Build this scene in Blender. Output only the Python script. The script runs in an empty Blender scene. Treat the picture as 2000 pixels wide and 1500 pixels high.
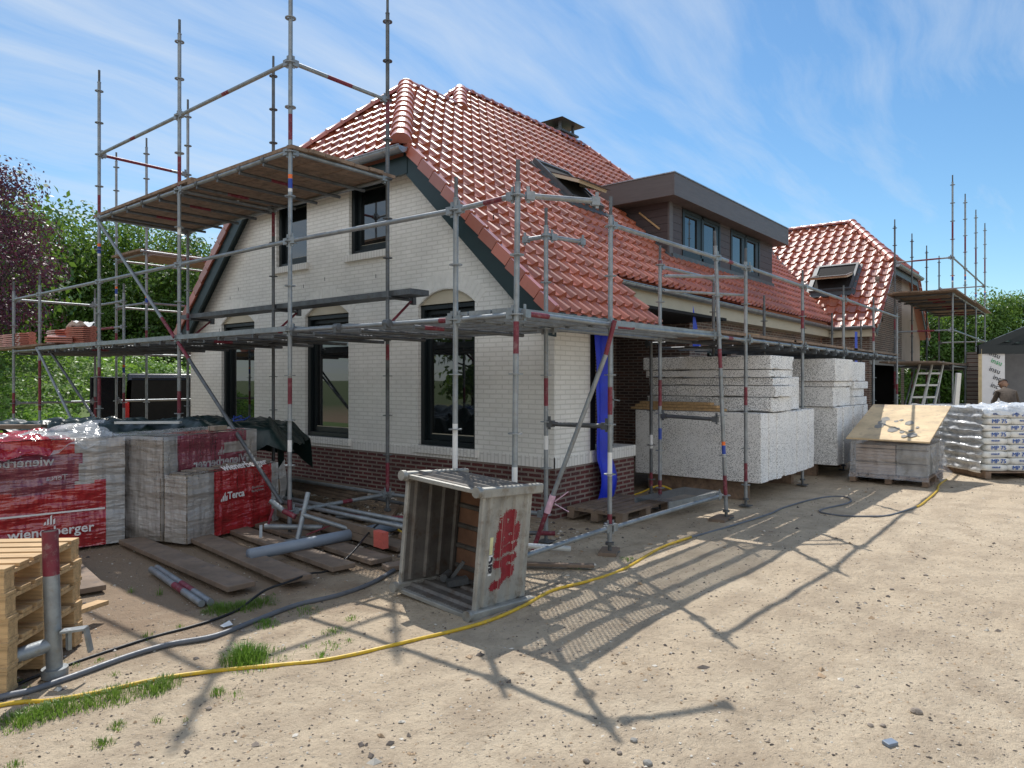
import bpy, bmesh, math, random
import numpy as np
from mathutils import Vector, Matrix, noise
from mathutils.geometry import tessellate_polygon
random.seed(7); rng=np.random.default_rng(7)
S=bpy.context.scene; C=S.collection
A=math.radians
# ------------------------------------------------------------------ helpers
class MB:
    """collects faces; build() links them as ONE mesh object"""
    def __init__(s): s.v=[]; s.f=[]; s.m=[]; s.sm=[]
    def add(s,vs,fs,m=0,smooth=False):
        o=len(s.v); s.v+= [tuple(p) for p in vs]
        for q in fs: s.f.append([i+o for i in q]); s.m.append(m); s.sm.append(smooth)
        return s
    def box(s,a,b,m=0,M=None):
        x0,y0,z0=a; x1,y1,z1=b
        vs=[(x0,y0,z0),(x1,y0,z0),(x1,y1,z0),(x0,y1,z0),(x0,y0,z1),(x1,y0,z1),(x1,y1,z1),(x0,y1,z1)]
        if M is not None: vs=[M@Vector(p) for p in vs]
        return s.add(vs,[(0,3,2,1),(4,5,6,7),(0,1,5,4),(1,2,6,5),(2,3,7,6),(3,0,4,7)],m)
    def bar(s,p,q,w,h,m=0,up=(0,0,1)):
        """rectangular bar from p to q, width w, height h (along up)"""
        p=Vector(p);q=Vector(q);d=(q-p).normalized();u=Vector(up)
        r=d.cross(u).normalized();u=r.cross(d)
        r*=w/2;u*=h/2
        vs=[p-r-u,p+r-u,p+r+u,p-r+u,q-r-u,q+r-u,q+r+u,q-r+u]
        return s.add(vs,[(0,1,2,3),(7,6,5,4),(0,4,5,1),(1,5,6,2),(2,6,7,3),(3,7,4,0)],m)
    def tube(s,p,q,r,n=10,m=0,r2=None,caps=True):
        p=Vector(p);q=Vector(q);d=(q-p).normalized()
        u=d.orthogonal().normalized();w=d.cross(u); r2=r if r2 is None else r2
        vs=[];
        for k in range(n):
            a=2*math.pi*k/n; e=u*math.cos(a)+w*math.sin(a)
            vs+= [p+e*r,q+e*r2]
        fs=[(2*k,2*((k+1)%n),2*((k+1)%n)+1,2*k+1) for k in range(n)]
        s.add(vs,fs,m,True)
        if caps: s.add([vs[2*k] for k in range(n)],[tuple(range(n-1,-1,-1))],m); s.add([vs[2*k+1] for k in range(n)],[tuple(range(n))],m)
        return s
    def path(s,pts,r,n=8,m=0):
        pts=[Vector(p) for p in pts]; rings=[]
        for i,p in enumerate(pts):
            d=(pts[min(i+1,len(pts)-1)]-pts[max(i-1,0)]).normalized()
            u=d.cross(Vector((0,0,1))); u=u.normalized() if u.length>1e-4 else d.orthogonal().normalized(); w=u.cross(d)
            rr=r[i] if isinstance(r,(list,tuple)) else r
            rings.append([p+(u*math.cos(2*math.pi*k/n)+w*math.sin(2*math.pi*k/n))*rr for k in range(n)])
        vs=[v for R_ in rings for v in R_]
        fs=[(i*n+k,i*n+(k+1)%n,(i+1)*n+(k+1)%n,(i+1)*n+k) for i in range(len(pts)-1) for k in range(n)]
        fs+= [tuple(range(n-1,-1,-1)),tuple((len(pts)-1)*n+k for k in range(n))]
        return s.add(vs,fs,m,True)
    def grid(s,fn,nu,nv,m=0,smooth=True,mf=None):
        vs=[fn(i/nu,j/nv) for j in range(nv+1) for i in range(nu+1)]
        o=len(s.v); s.v+=[tuple(p) for p in vs]
        for j in range(nv):
            for i in range(nu):
                a=o+j*(nu+1)+i; s.f.append([a,a+1,a+nu+2,a+nu+1]); s.m.append(mf((i+.5)/nu,(j+.5)/nv) if mf else m); s.sm.append(smooth)
        return s
    def poly(s,loop,holes=(),m=0,to3=None):
        """planar polygon with holes, 2D loops mapped by to3"""
        loops=[[Vector((p[0],p[1],0)) for p in L] for L in (loop,*holes)]
        flat=[p for L in loops for p in L]
        tri=tessellate_polygon(loops)
        return s.add([to3(p.x,p.y) for p in flat],[tuple(t) for t in tri],m)
    def build(s,name,mats,parent=None,world=True,bevel=0):
        me=bpy.data.meshes.new(name)
        off=Vector((0,0,0))
        if parent is not None and world:
            off=wloc(parent)
        me.from_pydata([(p[0]-off[0],p[1]-off[1],p[2]-off[2]) for p in s.v],[],s.f)
        if not isinstance(mats,(list,tuple)): mats=[mats]
        for m in mats: me.materials.append(m)
        me.polygons.foreach_set('material_index',s.m); me.polygons.foreach_set('use_smooth',s.sm)
        me.update()
        o=bpy.data.objects.new(name,me); C.objects.link(o)
        if parent is not None: o.parent=parent
        if bevel:
            b=o.modifiers.new('bevel','BEVEL'); b.width=bevel; b.segments=2; b.limit_method='ANGLE'
        return o
def wloc(o):
    l=Vector((0,0,0))
    while o is not None: l=l+o.location; o=o.parent
    return l
def tag(o,label,cat,group=None):
    o['label']=label; o['category']=cat
    if group: o['group']=group
    return o
def thing(name,label,cat,loc=(0,0,0),rz=0,group=None):
    o=bpy.data.objects.new(name,None); C.objects.link(o); o.location=loc; o.rotation_euler=(0,0,rz); o.empty_display_size=.2
    return tag(o,label,cat,group)
def struct(o,kind='structure'): o['kind']=kind; return o
def fixn(o):
    bm=bmesh.new(); bm.from_mesh(o.data); bmesh.ops.recalc_face_normals(bm,faces=bm.faces); bm.to_mesh(o.data); bm.free(); return o
def text_mesh(txt,size,M,mat,parent,name='lettering',ext=.0015,sx=1.0,bold=0.0,mirror=False):
    cu=bpy.data.curves.new('t','FONT'); cu.body=txt; cu.size=size; cu.extrude=ext; cu.align_x='CENTER'; cu.align_y='CENTER'; cu.offset=bold
    cu.resolution_u=2
    ob=bpy.data.objects.new('t',cu); C.objects.link(ob)
    dg=bpy.context.evaluated_depsgraph_get(); me=bpy.data.meshes.new_from_object(ob.evaluated_get(dg))
    bpy.data.objects.remove(ob); bpy.data.curves.remove(cu)
    T=M@Matrix.Diagonal(((-sx if mirror else sx),1,1,1))
    me.transform(T); 
    if mirror: me.flip_normals()
    me.materials.clear(); me.materials.append(mat); me.name=name
    o=bpy.data.objects.new(name,me); C.objects.link(o)
    if parent is not None: o.parent=parent
    return o
def frame(o,x,y,z=None):
    """matrix with text-right x, text-up y, at o"""
    x=Vector(x).normalized(); y=Vector(y).normalized(); z=x.cross(y)
    M=Matrix.Identity(4)
    for i in range(3): M[i][0]=x[i];M[i][1]=y[i];M[i][2]=z[i];M[i][3]=o[i]
    return M
# ------------------------------------------------------------------ materials
class NT:
    def __init__(s,name,world=False):
        if world: s.t=world.node_tree
        else:
            s.mat=bpy.data.materials.new(name); s.mat.use_nodes=True; s.t=s.mat.node_tree
        s.t.nodes.clear()
    def n(s,t,**k):
        nd=s.t.nodes.new(t)
        for a,b in k.items():
            if a.startswith('_'):
                key=a[1:]; key=int(key) if key.isdigit() else key.replace('_',' ')
                s.set(nd.inputs[key],b)
            else: setattr(nd,a,b)
        return nd
    def set(s,i,v):
        if isinstance(v,bpy.types.NodeSocket): s.t.links.new(v,i)
        elif isinstance(v,bpy.types.Node): s.t.links.new(v.outputs[0],i)
        else:
            if isinstance(v,(tuple,list)) and len(v)==3 and i.type=='RGBA': v=(*v,1)
            i.default_value=v
    def math(s,op,a,b=0,c=0,clamp=False):
        nd=s.n('ShaderNodeMath',operation=op,use_clamp=clamp); s.set(nd.inputs[0],a); s.set(nd.inputs[1],b); s.set(nd.inputs[2],c); return nd.outputs[0]
    def mix(s,f,a,b,bt='MIX'):
        nd=s.n('ShaderNodeMix',data_type='RGBA',blend_type=bt); s.set(nd.inputs[0],f); s.set(nd.inputs[6],a); s.set(nd.inputs[7],b); return nd.outputs[2]
    def ramp(s,f,lo,hi,a=0.,b=1.):
        nd=s.n('ShaderNodeMapRange'); nd.clamp=True
        for i,v in enumerate((f,lo,hi,a,b)): s.set(nd.inputs[i],v)
        return nd.outputs[0]
    def noise(s,vec,scale,detail=4,rough=.55,dim='3D'):
        nd=s.n('ShaderNodeTexNoise'); s.set(nd.inputs['Vector'],vec); nd.inputs['Scale'].default_value=scale; nd.inputs['Detail'].default_value=detail; nd.inputs['Roughness'].default_value=rough; return nd.outputs[0]
    def scalev(s,vec,sc,loc=(0,0,0),rot=(0,0,0)):
        nd=s.n('ShaderNodeMapping'); s.set(nd.inputs[0],vec); nd.inputs[1].default_value=loc; nd.inputs[2].default_value=rot; nd.inputs[3].default_value=sc; return nd.outputs[0]
    def pos(s): return s.n('ShaderNodeNewGeometry').outputs['Position']
    def obj(s): return s.n('ShaderNodeTexCoord').outputs['Object']
    def bump(s,h,strength=.3,dist=.01):
        nd=s.n('ShaderNodeBump'); nd.inputs['Strength'].default_value=strength; nd.inputs['Distance'].default_value=dist; s.set(nd.inputs['Height'],h); return nd.outputs[0]
    def out(s,sh): s.set(s.n('ShaderNodeOutputMaterial').inputs[0],sh); return s.mat
    def pbsdf(s,col,rough=.6,metal=0.,normal=None,**k):
        p=s.n('ShaderNodeBsdfPrincipled'); s.set(p.inputs['Base Color'],col); s.set(p.inputs['Roughness'],rough); s.set(p.inputs['Metallic'],metal)
        if normal is not None: s.set(p.inputs['Normal'],normal)
        for a,b in k.items(): s.set(p.inputs[a.replace('_',' ')],b)
        return p.outputs[0]
def simple(name,col,rough=.6,metal=0.,var=.25,sc=6,bump=.15,bs=60,dirt=None,stretch=(1,1,1),dist=.004,**k):
    t=NT(name); v=t.scalev(t.obj(),stretch); n1=t.noise(v,sc,5,.6); n2=t.noise(v,bs,3,.6)
    f=t.ramp(n1,.3,.7,1-var,1+var)
    c=t.n('ShaderNodeMix',data_type='RGBA',blend_type='MULTIPLY'); c.inputs[0].default_value=1; t.set(c.inputs[6],col)
    cc=t.n('ShaderNodeCombineColor'); [t.set(cc.inputs[i],f) for i in range(3)]; t.set(c.inputs[7],cc.outputs[0]); c=c.outputs[2]
    if dirt: c=t.mix(t.ramp(t.noise(v,sc*2.3,6,.7),.52,.72),c,dirt)
    return t.out(t.pbsdf(c,t.ramp(n2,.2,.8,max(rough-.1,0.02),rough+.1),metal,t.bump(n2,bump,dist),**k))
def brick(name,c1,c2,mort,axis='x',bw=.22,bh=.0625,ms=.009,bumpd=.008,vert=False,rough=.85,tint=.25,bias=0.0,smooth=.15):
    """world-space bricks; axis = world axis running along the wall"""
    t=NT(name); p=t.n('ShaderNodeSeparateXYZ'); t.set(p.inputs[0],t.pos()); cx=t.n('ShaderNodeCombineXYZ')
    h=p.outputs[0] if axis=='x' else p.outputs[1]
    wob=t.math('MULTIPLY',t.math('SUBTRACT',t.noise(t.pos(),9,3),.5),.006)
    z=t.math('ADD',p.outputs[2],wob)
    if vert: t.set(cx.inputs[0],z); t.set(cx.inputs[1],h)
    else: t.set(cx.inputs[0],h); t.set(cx.inputs[1],z)
    b=t.n('ShaderNodeTexBrick',offset=.5); t.set(b.inputs['Vector'],cx.outputs[0])
    for k,v in (('Color1',c1),('Color2',c2),('Mortar',mort)): t.set(b.inputs[k],v)
    b.inputs['Scale'].default_value=1; b.inputs['Mortar Size'].default_value=ms; b.inputs['Mortar Smooth'].default_value=smooth; b.inputs['Bias'].default_value=bias
    b.inputs['Brick Width'].default_value=bw; b.inputs['Row Height'].default_value=bh
    n1=t.noise(t.pos(),1.1,5,.6); n2=t.noise(t.pos(),55,4,.7)
    f=t.ramp(n1,.3,.7,1-tint,1+tint); cc=t.n('ShaderNodeCombineColor'); [t.set(cc.inputs[i],f) for i in range(3)]
    col=t.mix(1.,b.outputs[0],cc.outputs[0],'MULTIPLY')
    col=t.mix(t.ramp(n2,.45,.75,0,.35),col,mort)
    hgt=t.math('ADD',t.math('MULTIPLY',t.math('SUBTRACT',1.,b.outputs['Fac']),1.),t.math('MULTIPLY',n2,.45))
    return t.out(t.pbsdf(col,rough,0,t.bump(hgt,.9,bumpd)))
M={}
M['white_brick']=brick('white_painted_brick_gable',(.85,.835,.79),(.90,.885,.845),(.72,.705,.66),'y',bumpd=.0055,tint=.10,ms=.008)
M['white_brick_x']=brick('white_painted_brick_side',(.85,.835,.79),(.90,.885,.845),(.72,.705,.66),'x',bumpd=.0055,tint=.10,ms=.008)
M['soldier']=brick('white_soldier_course_gable',(.84,.825,.785),(.89,.875,.84),(.70,.685,.65),'y',vert=True,bw=.3,bh=.065,tint=.07)
M['soldier_x']=brick('white_soldier_course_side',(.84,.825,.785),(.89,.875,.84),(.70,.685,.65),'x',vert=True,bw=.3,bh=.065,tint=.07)
M['arch']=simple('painted_arch_brick',(.85,.835,.79),.8,var=.08,sc=8,bump=.4)
M['plinth']=brick('dark_red_brick_gable',(.12,.022,.022),(.075,.018,.022),(.26,.21,.18),'y',ms=.013,tint=.4,bias=-.1)
M['plinth_x']=brick('dark_red_brick_side',(.13,.025,.025),(.08,.02,.024),(.27,.22,.19),'x',ms=.013,tint=.4,bias=-.1)
M['brown']=brick('brown_brick_long_side',(.20,.105,.075),(.085,.055,.05),(.36,.31,.26),'x',ms=.011,tint=.25)
M['brown_y']=brick('brown_brick_cross_wall',(.20,.105,.075),(.085,.055,.05),(.34,.29,.25),'y',ms=.011,tint=.25)
M['brown_soldier']=brick('brown_soldier_course',(.20,.105,.08),(.13,.07,.06),(.33,.28,.24),'x',vert=True,bw=.3,bh=.065,tint=.25)
M['frame']=simple('dark_green_window_frame',(.006,.012,.015),.42,var=.1)
M['barge']=simple('dark_teal_barge_board',(.012,.030,.034),.4,var=.12,bump=.05)
M['cream']=simple('cream_board',(.56,.50,.38),.6,var=.06,sc=3,bump=.05)
M['zinc']=simple('zinc_gutter',(.36,.38,.41),.38,.75,var=.12,sc=5,dirt=(.22,.22,.22))
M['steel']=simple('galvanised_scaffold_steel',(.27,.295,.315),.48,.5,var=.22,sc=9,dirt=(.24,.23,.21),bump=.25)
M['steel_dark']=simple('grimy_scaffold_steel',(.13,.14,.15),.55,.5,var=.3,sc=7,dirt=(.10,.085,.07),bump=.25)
M['redpaint']=simple('worn_red_paint',(.17,.018,.035),.55,var=.3,sc=9,dirt=(.24,.15,.15))
M['orange']=simple('orange_marking_tape',(.85,.17,.03),.5,var=.05)
M['blue']=simple('blue_marking_tape',(.02,.06,.35),.5,var=.05)
M['paper']=simple('white_sticker',(.75,.75,.74),.6,var=.06)
M['pink']=simple('pink_white_tape',(.72,.45,.55),.5,var=.2,sc=20)
M['wood_old']=simple('weathered_scaffold_board',(.24,.165,.115),.85,var=.4,sc=3,stretch=(3,3,3),bump=.6,bs=30,dirt=(.13,.10,.085))
M['wood_grey']=simple('grey_brown_plank',(.205,.15,.11),.85,var=.35,sc=3,bump=.6,bs=35,dirt=(.12,.10,.09))
M['wood_new']=simple('fresh_pallet_wood',(.52,.345,.175),.75,var=.32,sc=5,bump=.6,bs=14,stretch=(.5,7,7),dirt=(.30,.19,.10))
M['ply']=simple('plywood_sheet',(.62,.47,.28),.7,var=.22,sc=2.2,bump=.1,dirt=(.36,.27,.19))
M['black']=simple('black_rubber',(.018,.018,.02),.5,var=.2)
M['greyhose']=simple('grey_conduit',(.13,.14,.16),.45,var=.2)
M['yellow']=simple('yellow_hose',(.62,.40,.02),.45,var=.2,sc=14,dirt=(.40,.29,.10))
M['pvc']=simple('grey_plastic_pipe',(.20,.24,.30),.4,var=.1)
M['bluetarp']=simple('blue_plastic_sheet',(.008,.03,.55),.4,var=.2,sc=4,bump=.3,bs=9)
M['greentarp']=simple('dark_green_tarpaulin',(.008,.022,.021),.34,var=.3,sc=6,bump=.5,bs=14,dist=.01)
M['clad']=simple('dark_brown_dormer_board',(.07,.052,.054),.55,var=.18,sc=6,stretch=(.6,.6,8),bump=.2,bs=20)
M['fascia']=simple('grey_brown_fascia',(.115,.10,.10),.5,var=.14,sc=5,stretch=(.5,.5,6),bump=.15,bs=20)
M['lead']=simple('lead_flashing',(.10,.11,.12),.5,.3,var=.2)
M['plaster']=simple('beige_render_board',(.42,.33,.27),.8,var=.1,sc=2)
M['dark']=simple('dark_interior',(.012,.011,.011),.9,var=.2)  # near-black colour stands in for shade inside openings and recesses
M['conc']=simple('grey_concrete',(.26,.25,.23),.9,var=.2,bump=.4)
M['vanpaint']=simple('black_van_paint',(.006,.007,.010),.18,var=.1,bump=.02)
M['glass_red']=simple('red_lamp',(.6,.02,.02),.3,var=.05)
M['white']=simple('white_aluminium',(.66,.67,.66),.45,.2,var=.08)
M['print_blue']=simple('blue_print',(.03,.11,.42),.6,var=.05)
M['print_dark']=simple('dark_print',(.02,.02,.03),.6,var=.05)
M['bag']=simple('white_paper_bag',(.74,.74,.71),.7,var=.10,sc=9,bump=.3,bs=22)
M['spray']=simple('red_spray_paint',(.23,.012,.022),.6,var=.2,sc=20)
M['print_white']=simple('white_print',(.75,.72,.72),.5,var=.08)
M['trunk']=simple('tree_bark',(.07,.055,.042),.9,var=.35,bump=.8,bs=20)
M['stone']=simple('grey_brown_stone',(.24,.20,.165),.9,var=.4,sc=20,bump=.5)
def glass(name,tint=(.008,.010,.011),ior=2.1):
    t=NT(name); return t.out(t.pbsdf(tint,.015,0,t.bump(t.noise(t.obj(),1.3,2),.02,.02),IOR=ior))
M['pane']=glass('dark_window_glass'); 
M['panel_pane']=glass('skylight_glass',(.20,.24,.22),1.6)
def tilemat(name,col,rough):
    t=NT(name); g=t.n('ShaderNodeNewGeometry'); r=g.outputs['Random Per Island']
    n=t.noise(t.pos(),26,4,.6); n0=t.noise(t.pos(),1.2,3,.6)
    c=t.mix(t.ramp(r,0,1,0,1),tuple(x*.72 for x in col),tuple(min(x*1.25,1) for x in col))
    c=t.mix(t.ramp(n0,.42,.68,0,.4),c,(.40,.17,.11)); c=t.mix(t.ramp(n,.5,.75,0,.22),c,tuple(x*.6 for x in col))
    return t.out(t.pbsdf(c,t.ramp(n,.3,.7,rough-.05,rough+.08),0,t.bump(n,.12,.004),Coat_Weight=.9,Coat_Roughness=.30,Coat_IOR=1.55))
M['tile']=tilemat('red_clay_roof_tile',(.36,.092,.042),.45)
M['tile_ridge']=tilemat('red_clay_ridge_tile',(.42,.12,.08),.42)
def leafmat(name,c1,c2,c3,tr=.35):
    t=NT(name); g=t.n('ShaderNodeNewGeometry'); r=g.outputs['Random Per Island']
    c=t.mix(r,c1,c2); c=t.mix(t.ramp(t.noise(t.pos(),.9,3),.42,.62),c,c3)
    d=t.n('ShaderNodeBsdfPrincipled'); t.set(d.inputs[0],c); d.inputs['Roughness'].default_value=.45
    tl=t.n('ShaderNodeBsdfTranslucent'); t.set(tl.inputs[0],c if 'copper' in name else t.mix(.5,c,(.20,.30,.03)))
    m=t.n('ShaderNodeMixShader'); m.inputs[0].default_value=tr; t.set(m.inputs[1],d.outputs[0]); t.set(m.inputs[2],tl.outputs[0]); return t.out(m.outputs[0])
M['leaf']=leafmat('green_leaves',(.07,.15,.026),(.12,.235,.042),(.045,.10,.02),.45)
M['leaf2']=leafmat('fresh_green_leaves',(.10,.20,.032),(.165,.30,.05),(.065,.135,.025),.45)
M['copper']=leafmat('copper_leaves',(.10,.030,.055),(.16,.05,.085),(.06,.02,.035),.3)
M['weed']=leafmat('weed_leaves',(.18,.36,.05),(.27,.48,.09),(.12,.25,.05),.5)
M['grass']=leafmat('grass_blades',(.11,.24,.035),(.20,.36,.06),(.16,.24,.06),.45)
def foam():
    t=NT('speckled_white_foam'); v=t.scalev(t.obj(),(1,1,1)); 
    vo=t.n('ShaderNodeTexVoronoi'); t.set(vo.inputs['Vector'],t.scalev(t.obj(),(1,1,1.9))); vo.inputs['Scale'].default_value=82
    r=t.n('ShaderNodeSeparateColor'); t.set(r.inputs[0],vo.outputs['Color'])
    dens=t.ramp(t.noise(v,1.9,3),.3,.7,.52,.84)
    spot=t.math('MULTIPLY',t.math('GREATER_THAN',r.outputs[0],dens),t.math('LESS_THAN',vo.outputs['Distance'],.52))
    col=t.mix(spot,(.88,.88,.87),(.055,.06,.065)); col=t.mix(t.ramp(t.noise(v,3,4),.5,.8,0,.25),col,(.62,.57,.47))
    return t.out(t.pbsdf(col,.8,0,t.bump(vo.outputs['Distance'],.25,.004)))
M['foam']=foam()
def film(name,col,alpha,rough=.22,spec=.5,sc=2.6):
    t=NT(name); n=t.noise(t.scalev(t.obj(),(1.8,1.8,.45),rot=(.35,.3,0)),sc,3,.5); n2=t.noise(t.obj(),2.2,3)
    n3=t.noise(t.scalev(t.obj(),(.7,.7,3.4),rot=(-.3,.25,.2)),1.15,4,.5); b=t.bump(t.math('ADD',n,t.math('MULTIPLY',n3,1.8)),1.0,.11)
    p=t.pbsdf(col,rough,0,b,IOR=1.9); tr=t.n('ShaderNodeBsdfTransparent'); m=t.n('ShaderNodeMixShader')
    t.set(m.inputs[0],t.ramp(n2,.3,.7,max(alpha-.14,0),min(alpha+.12,1))); t.set(m.inputs[1],tr.outputs[0]); t.set(m.inputs[2],p); return t.out(m.outputs[0])
M['film']=film('clear_wrapping_film',(.58,.555,.54),.50,.08)
M['film_thin']=film('thin_wrapping_film',(.66,.66,.68),.27,.08)
M['film_milky']=film('milky_wrapping_film',(.60,.61,.62),.50,.2)
M['film_red']=film('red_printed_film',(.42,.018,.026),.93,.14)
M['film_red_dull']=film('red_film_seen_through_a_clear_layer',(.24,.05,.08),.88,.16)
def packbrick():
    t=NT('buff_brick_stack'); tc=t.n('ShaderNodeTexCoord'); p=t.n('ShaderNodeSeparateXYZ'); t.set(p.inputs[0],tc.outputs['Object'])
    cx=t.n('ShaderNodeCombineXYZ'); t.set(cx.inputs[0],t.math('ADD',p.outputs[0],p.outputs[1])); t.set(cx.inputs[1],p.outputs[2])
    b=t.n('ShaderNodeTexBrick',offset=0.5); t.set(b.inputs['Vector'],cx.outputs[0]); t.set(b.inputs['Color1'],(.36,.30,.23)); t.set(b.inputs['Color2'],(.22,.19,.165)); t.set(b.inputs['Mortar'],(.03,.027,.025))
    b.inputs['Scale'].default_value=1; b.inputs['Mortar Size'].default_value=.003; b.inputs['Brick Width'].default_value=.215; b.inputs['Row Height'].default_value=.068
    n=t.noise(t.obj(),40,4); return t.out(t.pbsdf(t.mix(t.ramp(n,.4,.7,0,.4),b.outputs[0],(.15,.13,.12)),.9,0,t.bump(b.outputs['Fac'],-.5,.006)))
M['packbrick']=packbrick()
def perf():
    """steel deck sheet punched with round holes (real openings, light passes through them)"""
    t=NT('perforated_steel_deck'); p=t.n('ShaderNodeSeparateXYZ'); t.set(p.inputs[0],t.pos())
    def cell(a,s,o=0): return t.math('SUBTRACT',t.math('FRACT',t.math('ADD',t.math('MULTIPLY',a,s),o)),.5)
    def dots(o):
        a=cell(p.outputs[0],1/.05,o); b=cell(p.outputs[1],1/.05,o)
        return t.math('LESS_THAN',t.math('ADD',t.math('MULTIPLY',a,a),t.math('MULTIPLY',b,b)),.068)
    h=t.math('MAXIMUM',dots(0),dots(.5)); n=t.noise(t.obj(),9,4)
    s=t.pbsdf(t.mix(n,(.20,.21,.22),(.42,.43,.44)),.45,.6); tr=t.n('ShaderNodeBsdfTransparent'); m=t.n('ShaderNodeMixShader'); t.set(m.inputs[0],h); t.set(m.inputs[1],s); t.set(m.inputs[2],tr.outputs[0]); return t.out(m.outputs[0])
M['perf']=perf()
def groundmat():
    t=NT('sandy_building_site_soil'); P=t.pos(); s=t.n('ShaderNodeSeparateXYZ'); t.set(s.inputs[0],P)
    big=t.noise(P,.35,5,.6); mid=t.noise(P,2.6,6,.62); fine=t.noise(P,23,6,.72); gr=t.noise(P,120,3,.7)
    c=t.mix(t.ramp(big,.3,.7),(.565,.45,.315),(.65,.54,.395)); c=t.mix(t.ramp(mid,.44,.64,0,.75),c,(.42,.33,.235)); c=t.mix(t.ramp(t.noise(t.scalev(P,(.6,2.2,1),rot=(0,0,.25)),1.3,5,.6),.52,.7,0,.5),c,(.38,.295,.21)); 
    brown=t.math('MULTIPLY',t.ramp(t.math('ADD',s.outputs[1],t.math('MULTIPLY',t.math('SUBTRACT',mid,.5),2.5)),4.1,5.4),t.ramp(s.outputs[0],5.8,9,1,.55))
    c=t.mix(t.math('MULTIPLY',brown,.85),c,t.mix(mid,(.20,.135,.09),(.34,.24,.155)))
    c=t.mix(t.ramp(fine,.50,.72,0,.55),c,(.30,.225,.15)); c=t.mix(t.ramp(gr,.60,.78,0,.6),c,(.14,.11,.085)); c=t.mix(t.ramp(gr,.24,.36,.45,0),c,(.72,.65,.53))
    vo=t.n('ShaderNodeTexVoronoi'); t.set(vo.inputs['Vector'],P); vo.inputs['Scale'].default_value=34; vo.inputs['Randomness'].default_value=1
    peb=t.ramp(vo.outputs['Distance'],.10,.28,1,0)
    cs=t.n('ShaderNodeSeparateColor'); t.set(cs.inputs[0],vo.outputs['Color']); on=t.math('MULTIPLY',peb,t.math('GREATER_THAN',cs.outputs[0],.78))
    c=t.mix(t.math('MULTIPLY',on,.75),c,t.mix(cs.outputs[1],(.20,.17,.14),(.66,.60,.52)))
    far=t.ramp(t.n('ShaderNodeVectorMath',operation='LENGTH',_0=P).outputs[1],26,45); c=t.mix(far,c,(.10,.13,.05))
    h=t.math('ADD',t.math('ADD',t.math('MULTIPLY',mid,1.6),t.math('MULTIPLY',fine,.9)),t.math('ADD',t.math('MULTIPLY',gr,.25),t.math('MULTIPLY',on,.6)))
    return t.out(t.pbsdf(c,.95,0,t.bump(h,1.0,.04)))
M['ground']=groundmat()
# ------------------------------------------------------------------ camera, sky, sun
cam=bpy.data.cameras.new('camera'); co=bpy.data.objects.new('camera',cam); C.objects.link(co); S.camera=co
cam.sensor_width=36; cam.lens=36*1390/2000; cam.shift_y=-8/2000; cam.clip_end=3000; cam.clip_start=.05
co.location=(0,0,1.75); co.rotation_euler=(A(90),0,A(39.1-90))
S.view_settings.view_transform='Standard'; S.view_settings.look='None'; S.view_settings.exposure=0
SUN=Vector((1.65,1.95,3.6)).normalized()
sl=bpy.data.lights.new('sun','SUN'); sl.energy=5.0; sl.angle=A(.53); sl.color=(1,.955,.89)
so=bpy.data.objects.new('sun',sl); C.objects.link(so); so.rotation_euler=SUN.to_track_quat('Z','Y').to_euler(); so.location=(0,0,30)
W=bpy.data.worlds.new('World'); S.world=W; W.use_nodes=True
t=NT('',world=W)
sky=t.n('ShaderNodeTexSky',sky_type='NISHITA'); sky.sun_disc=False; sky.sun_elevation=math.asin(SUN.z); sky.sun_rotation=math.atan2(SUN.x,SUN.y)
sky.air_density=1.0; sky.dust_density=.25; sky.ozone_density=2.2; sky.altitude=0
d=t.n('ShaderNodeTexCoord').outputs['Generated']; sx=t.n('ShaderNodeSeparateXYZ'); t.set(sx.inputs[0],d)
zz=t.math('ADD',t.math('MAXIMUM',sx.outputs[2],0.),.16)
cb=t.n('ShaderNodeCombineXYZ'); t.set(cb.inputs[0],t.math('DIVIDE',sx.outputs[0],zz)); t.set(cb.inputs[1],t.math('DIVIDE',sx.outputs[1],zz))
warp=t.n('ShaderNodeTexNoise'); t.set(warp.inputs['Vector'],cb.outputs[0]); warp.inputs['Scale'].default_value=.9; warp.inputs['Detail'].default_value=3
wv=t.n('ShaderNodeVectorMath',operation='MULTIPLY_ADD'); t.set(wv.inputs[0],warp.outputs['Color']); wv.inputs[1].default_value=(.35,.35,0); t.set(wv.inputs[2],cb.outputs[0])
st=t.scalev(wv.outputs[0],(.42,2.3,1),rot=(0,0,A(-98)))
n1=t.noise(st,2.9,11,.62); n2=t.noise(t.scalev(cb.outputs[0],(.5,.5,1),loc=(3.1,.4,0)),.9,4,.55)
# cloud cover thicker toward the left (+Y, -X) half of the view, thin toward the right
side=t.math('SUBTRACT',t.math('MULTIPLY',sx.outputs[1],.75),t.math('MULTIPLY',sx.outputs[0],.6))
cover=t.math('ADD',t.math('ADD',n1,t.math('MULTIPLY',t.math('SUBTRACT',n2,.5),1.1)),t.math('MULTIPLY',side,.30))
back=t.math('MAXIMUM',t.math('MULTIPLY',t.math('ADD',t.math('MULTIPLY',sx.outputs[0],.776),t.math('MULTIPLY',sx.outputs[1],.631)),-1.1),0.)  # added bright cloud behind the camera, out of view, fills the shaded gable
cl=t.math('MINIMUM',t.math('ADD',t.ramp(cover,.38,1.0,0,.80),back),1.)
hz=t.ramp(sx.outputs[2],0,.28,.30,0)
base=t.n('ShaderNodeHueSaturation'); base.inputs['Saturation'].default_value=1.12; base.inputs['Value'].default_value=1.0; t.set(base.inputs['Color'],sky.outputs[0])
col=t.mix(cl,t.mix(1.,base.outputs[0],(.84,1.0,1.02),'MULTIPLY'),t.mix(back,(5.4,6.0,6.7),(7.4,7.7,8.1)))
bg=t.n('ShaderNodeBackground'); t.set(bg.inputs[0],col); bg.inputs[1].default_value=.135
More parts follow.
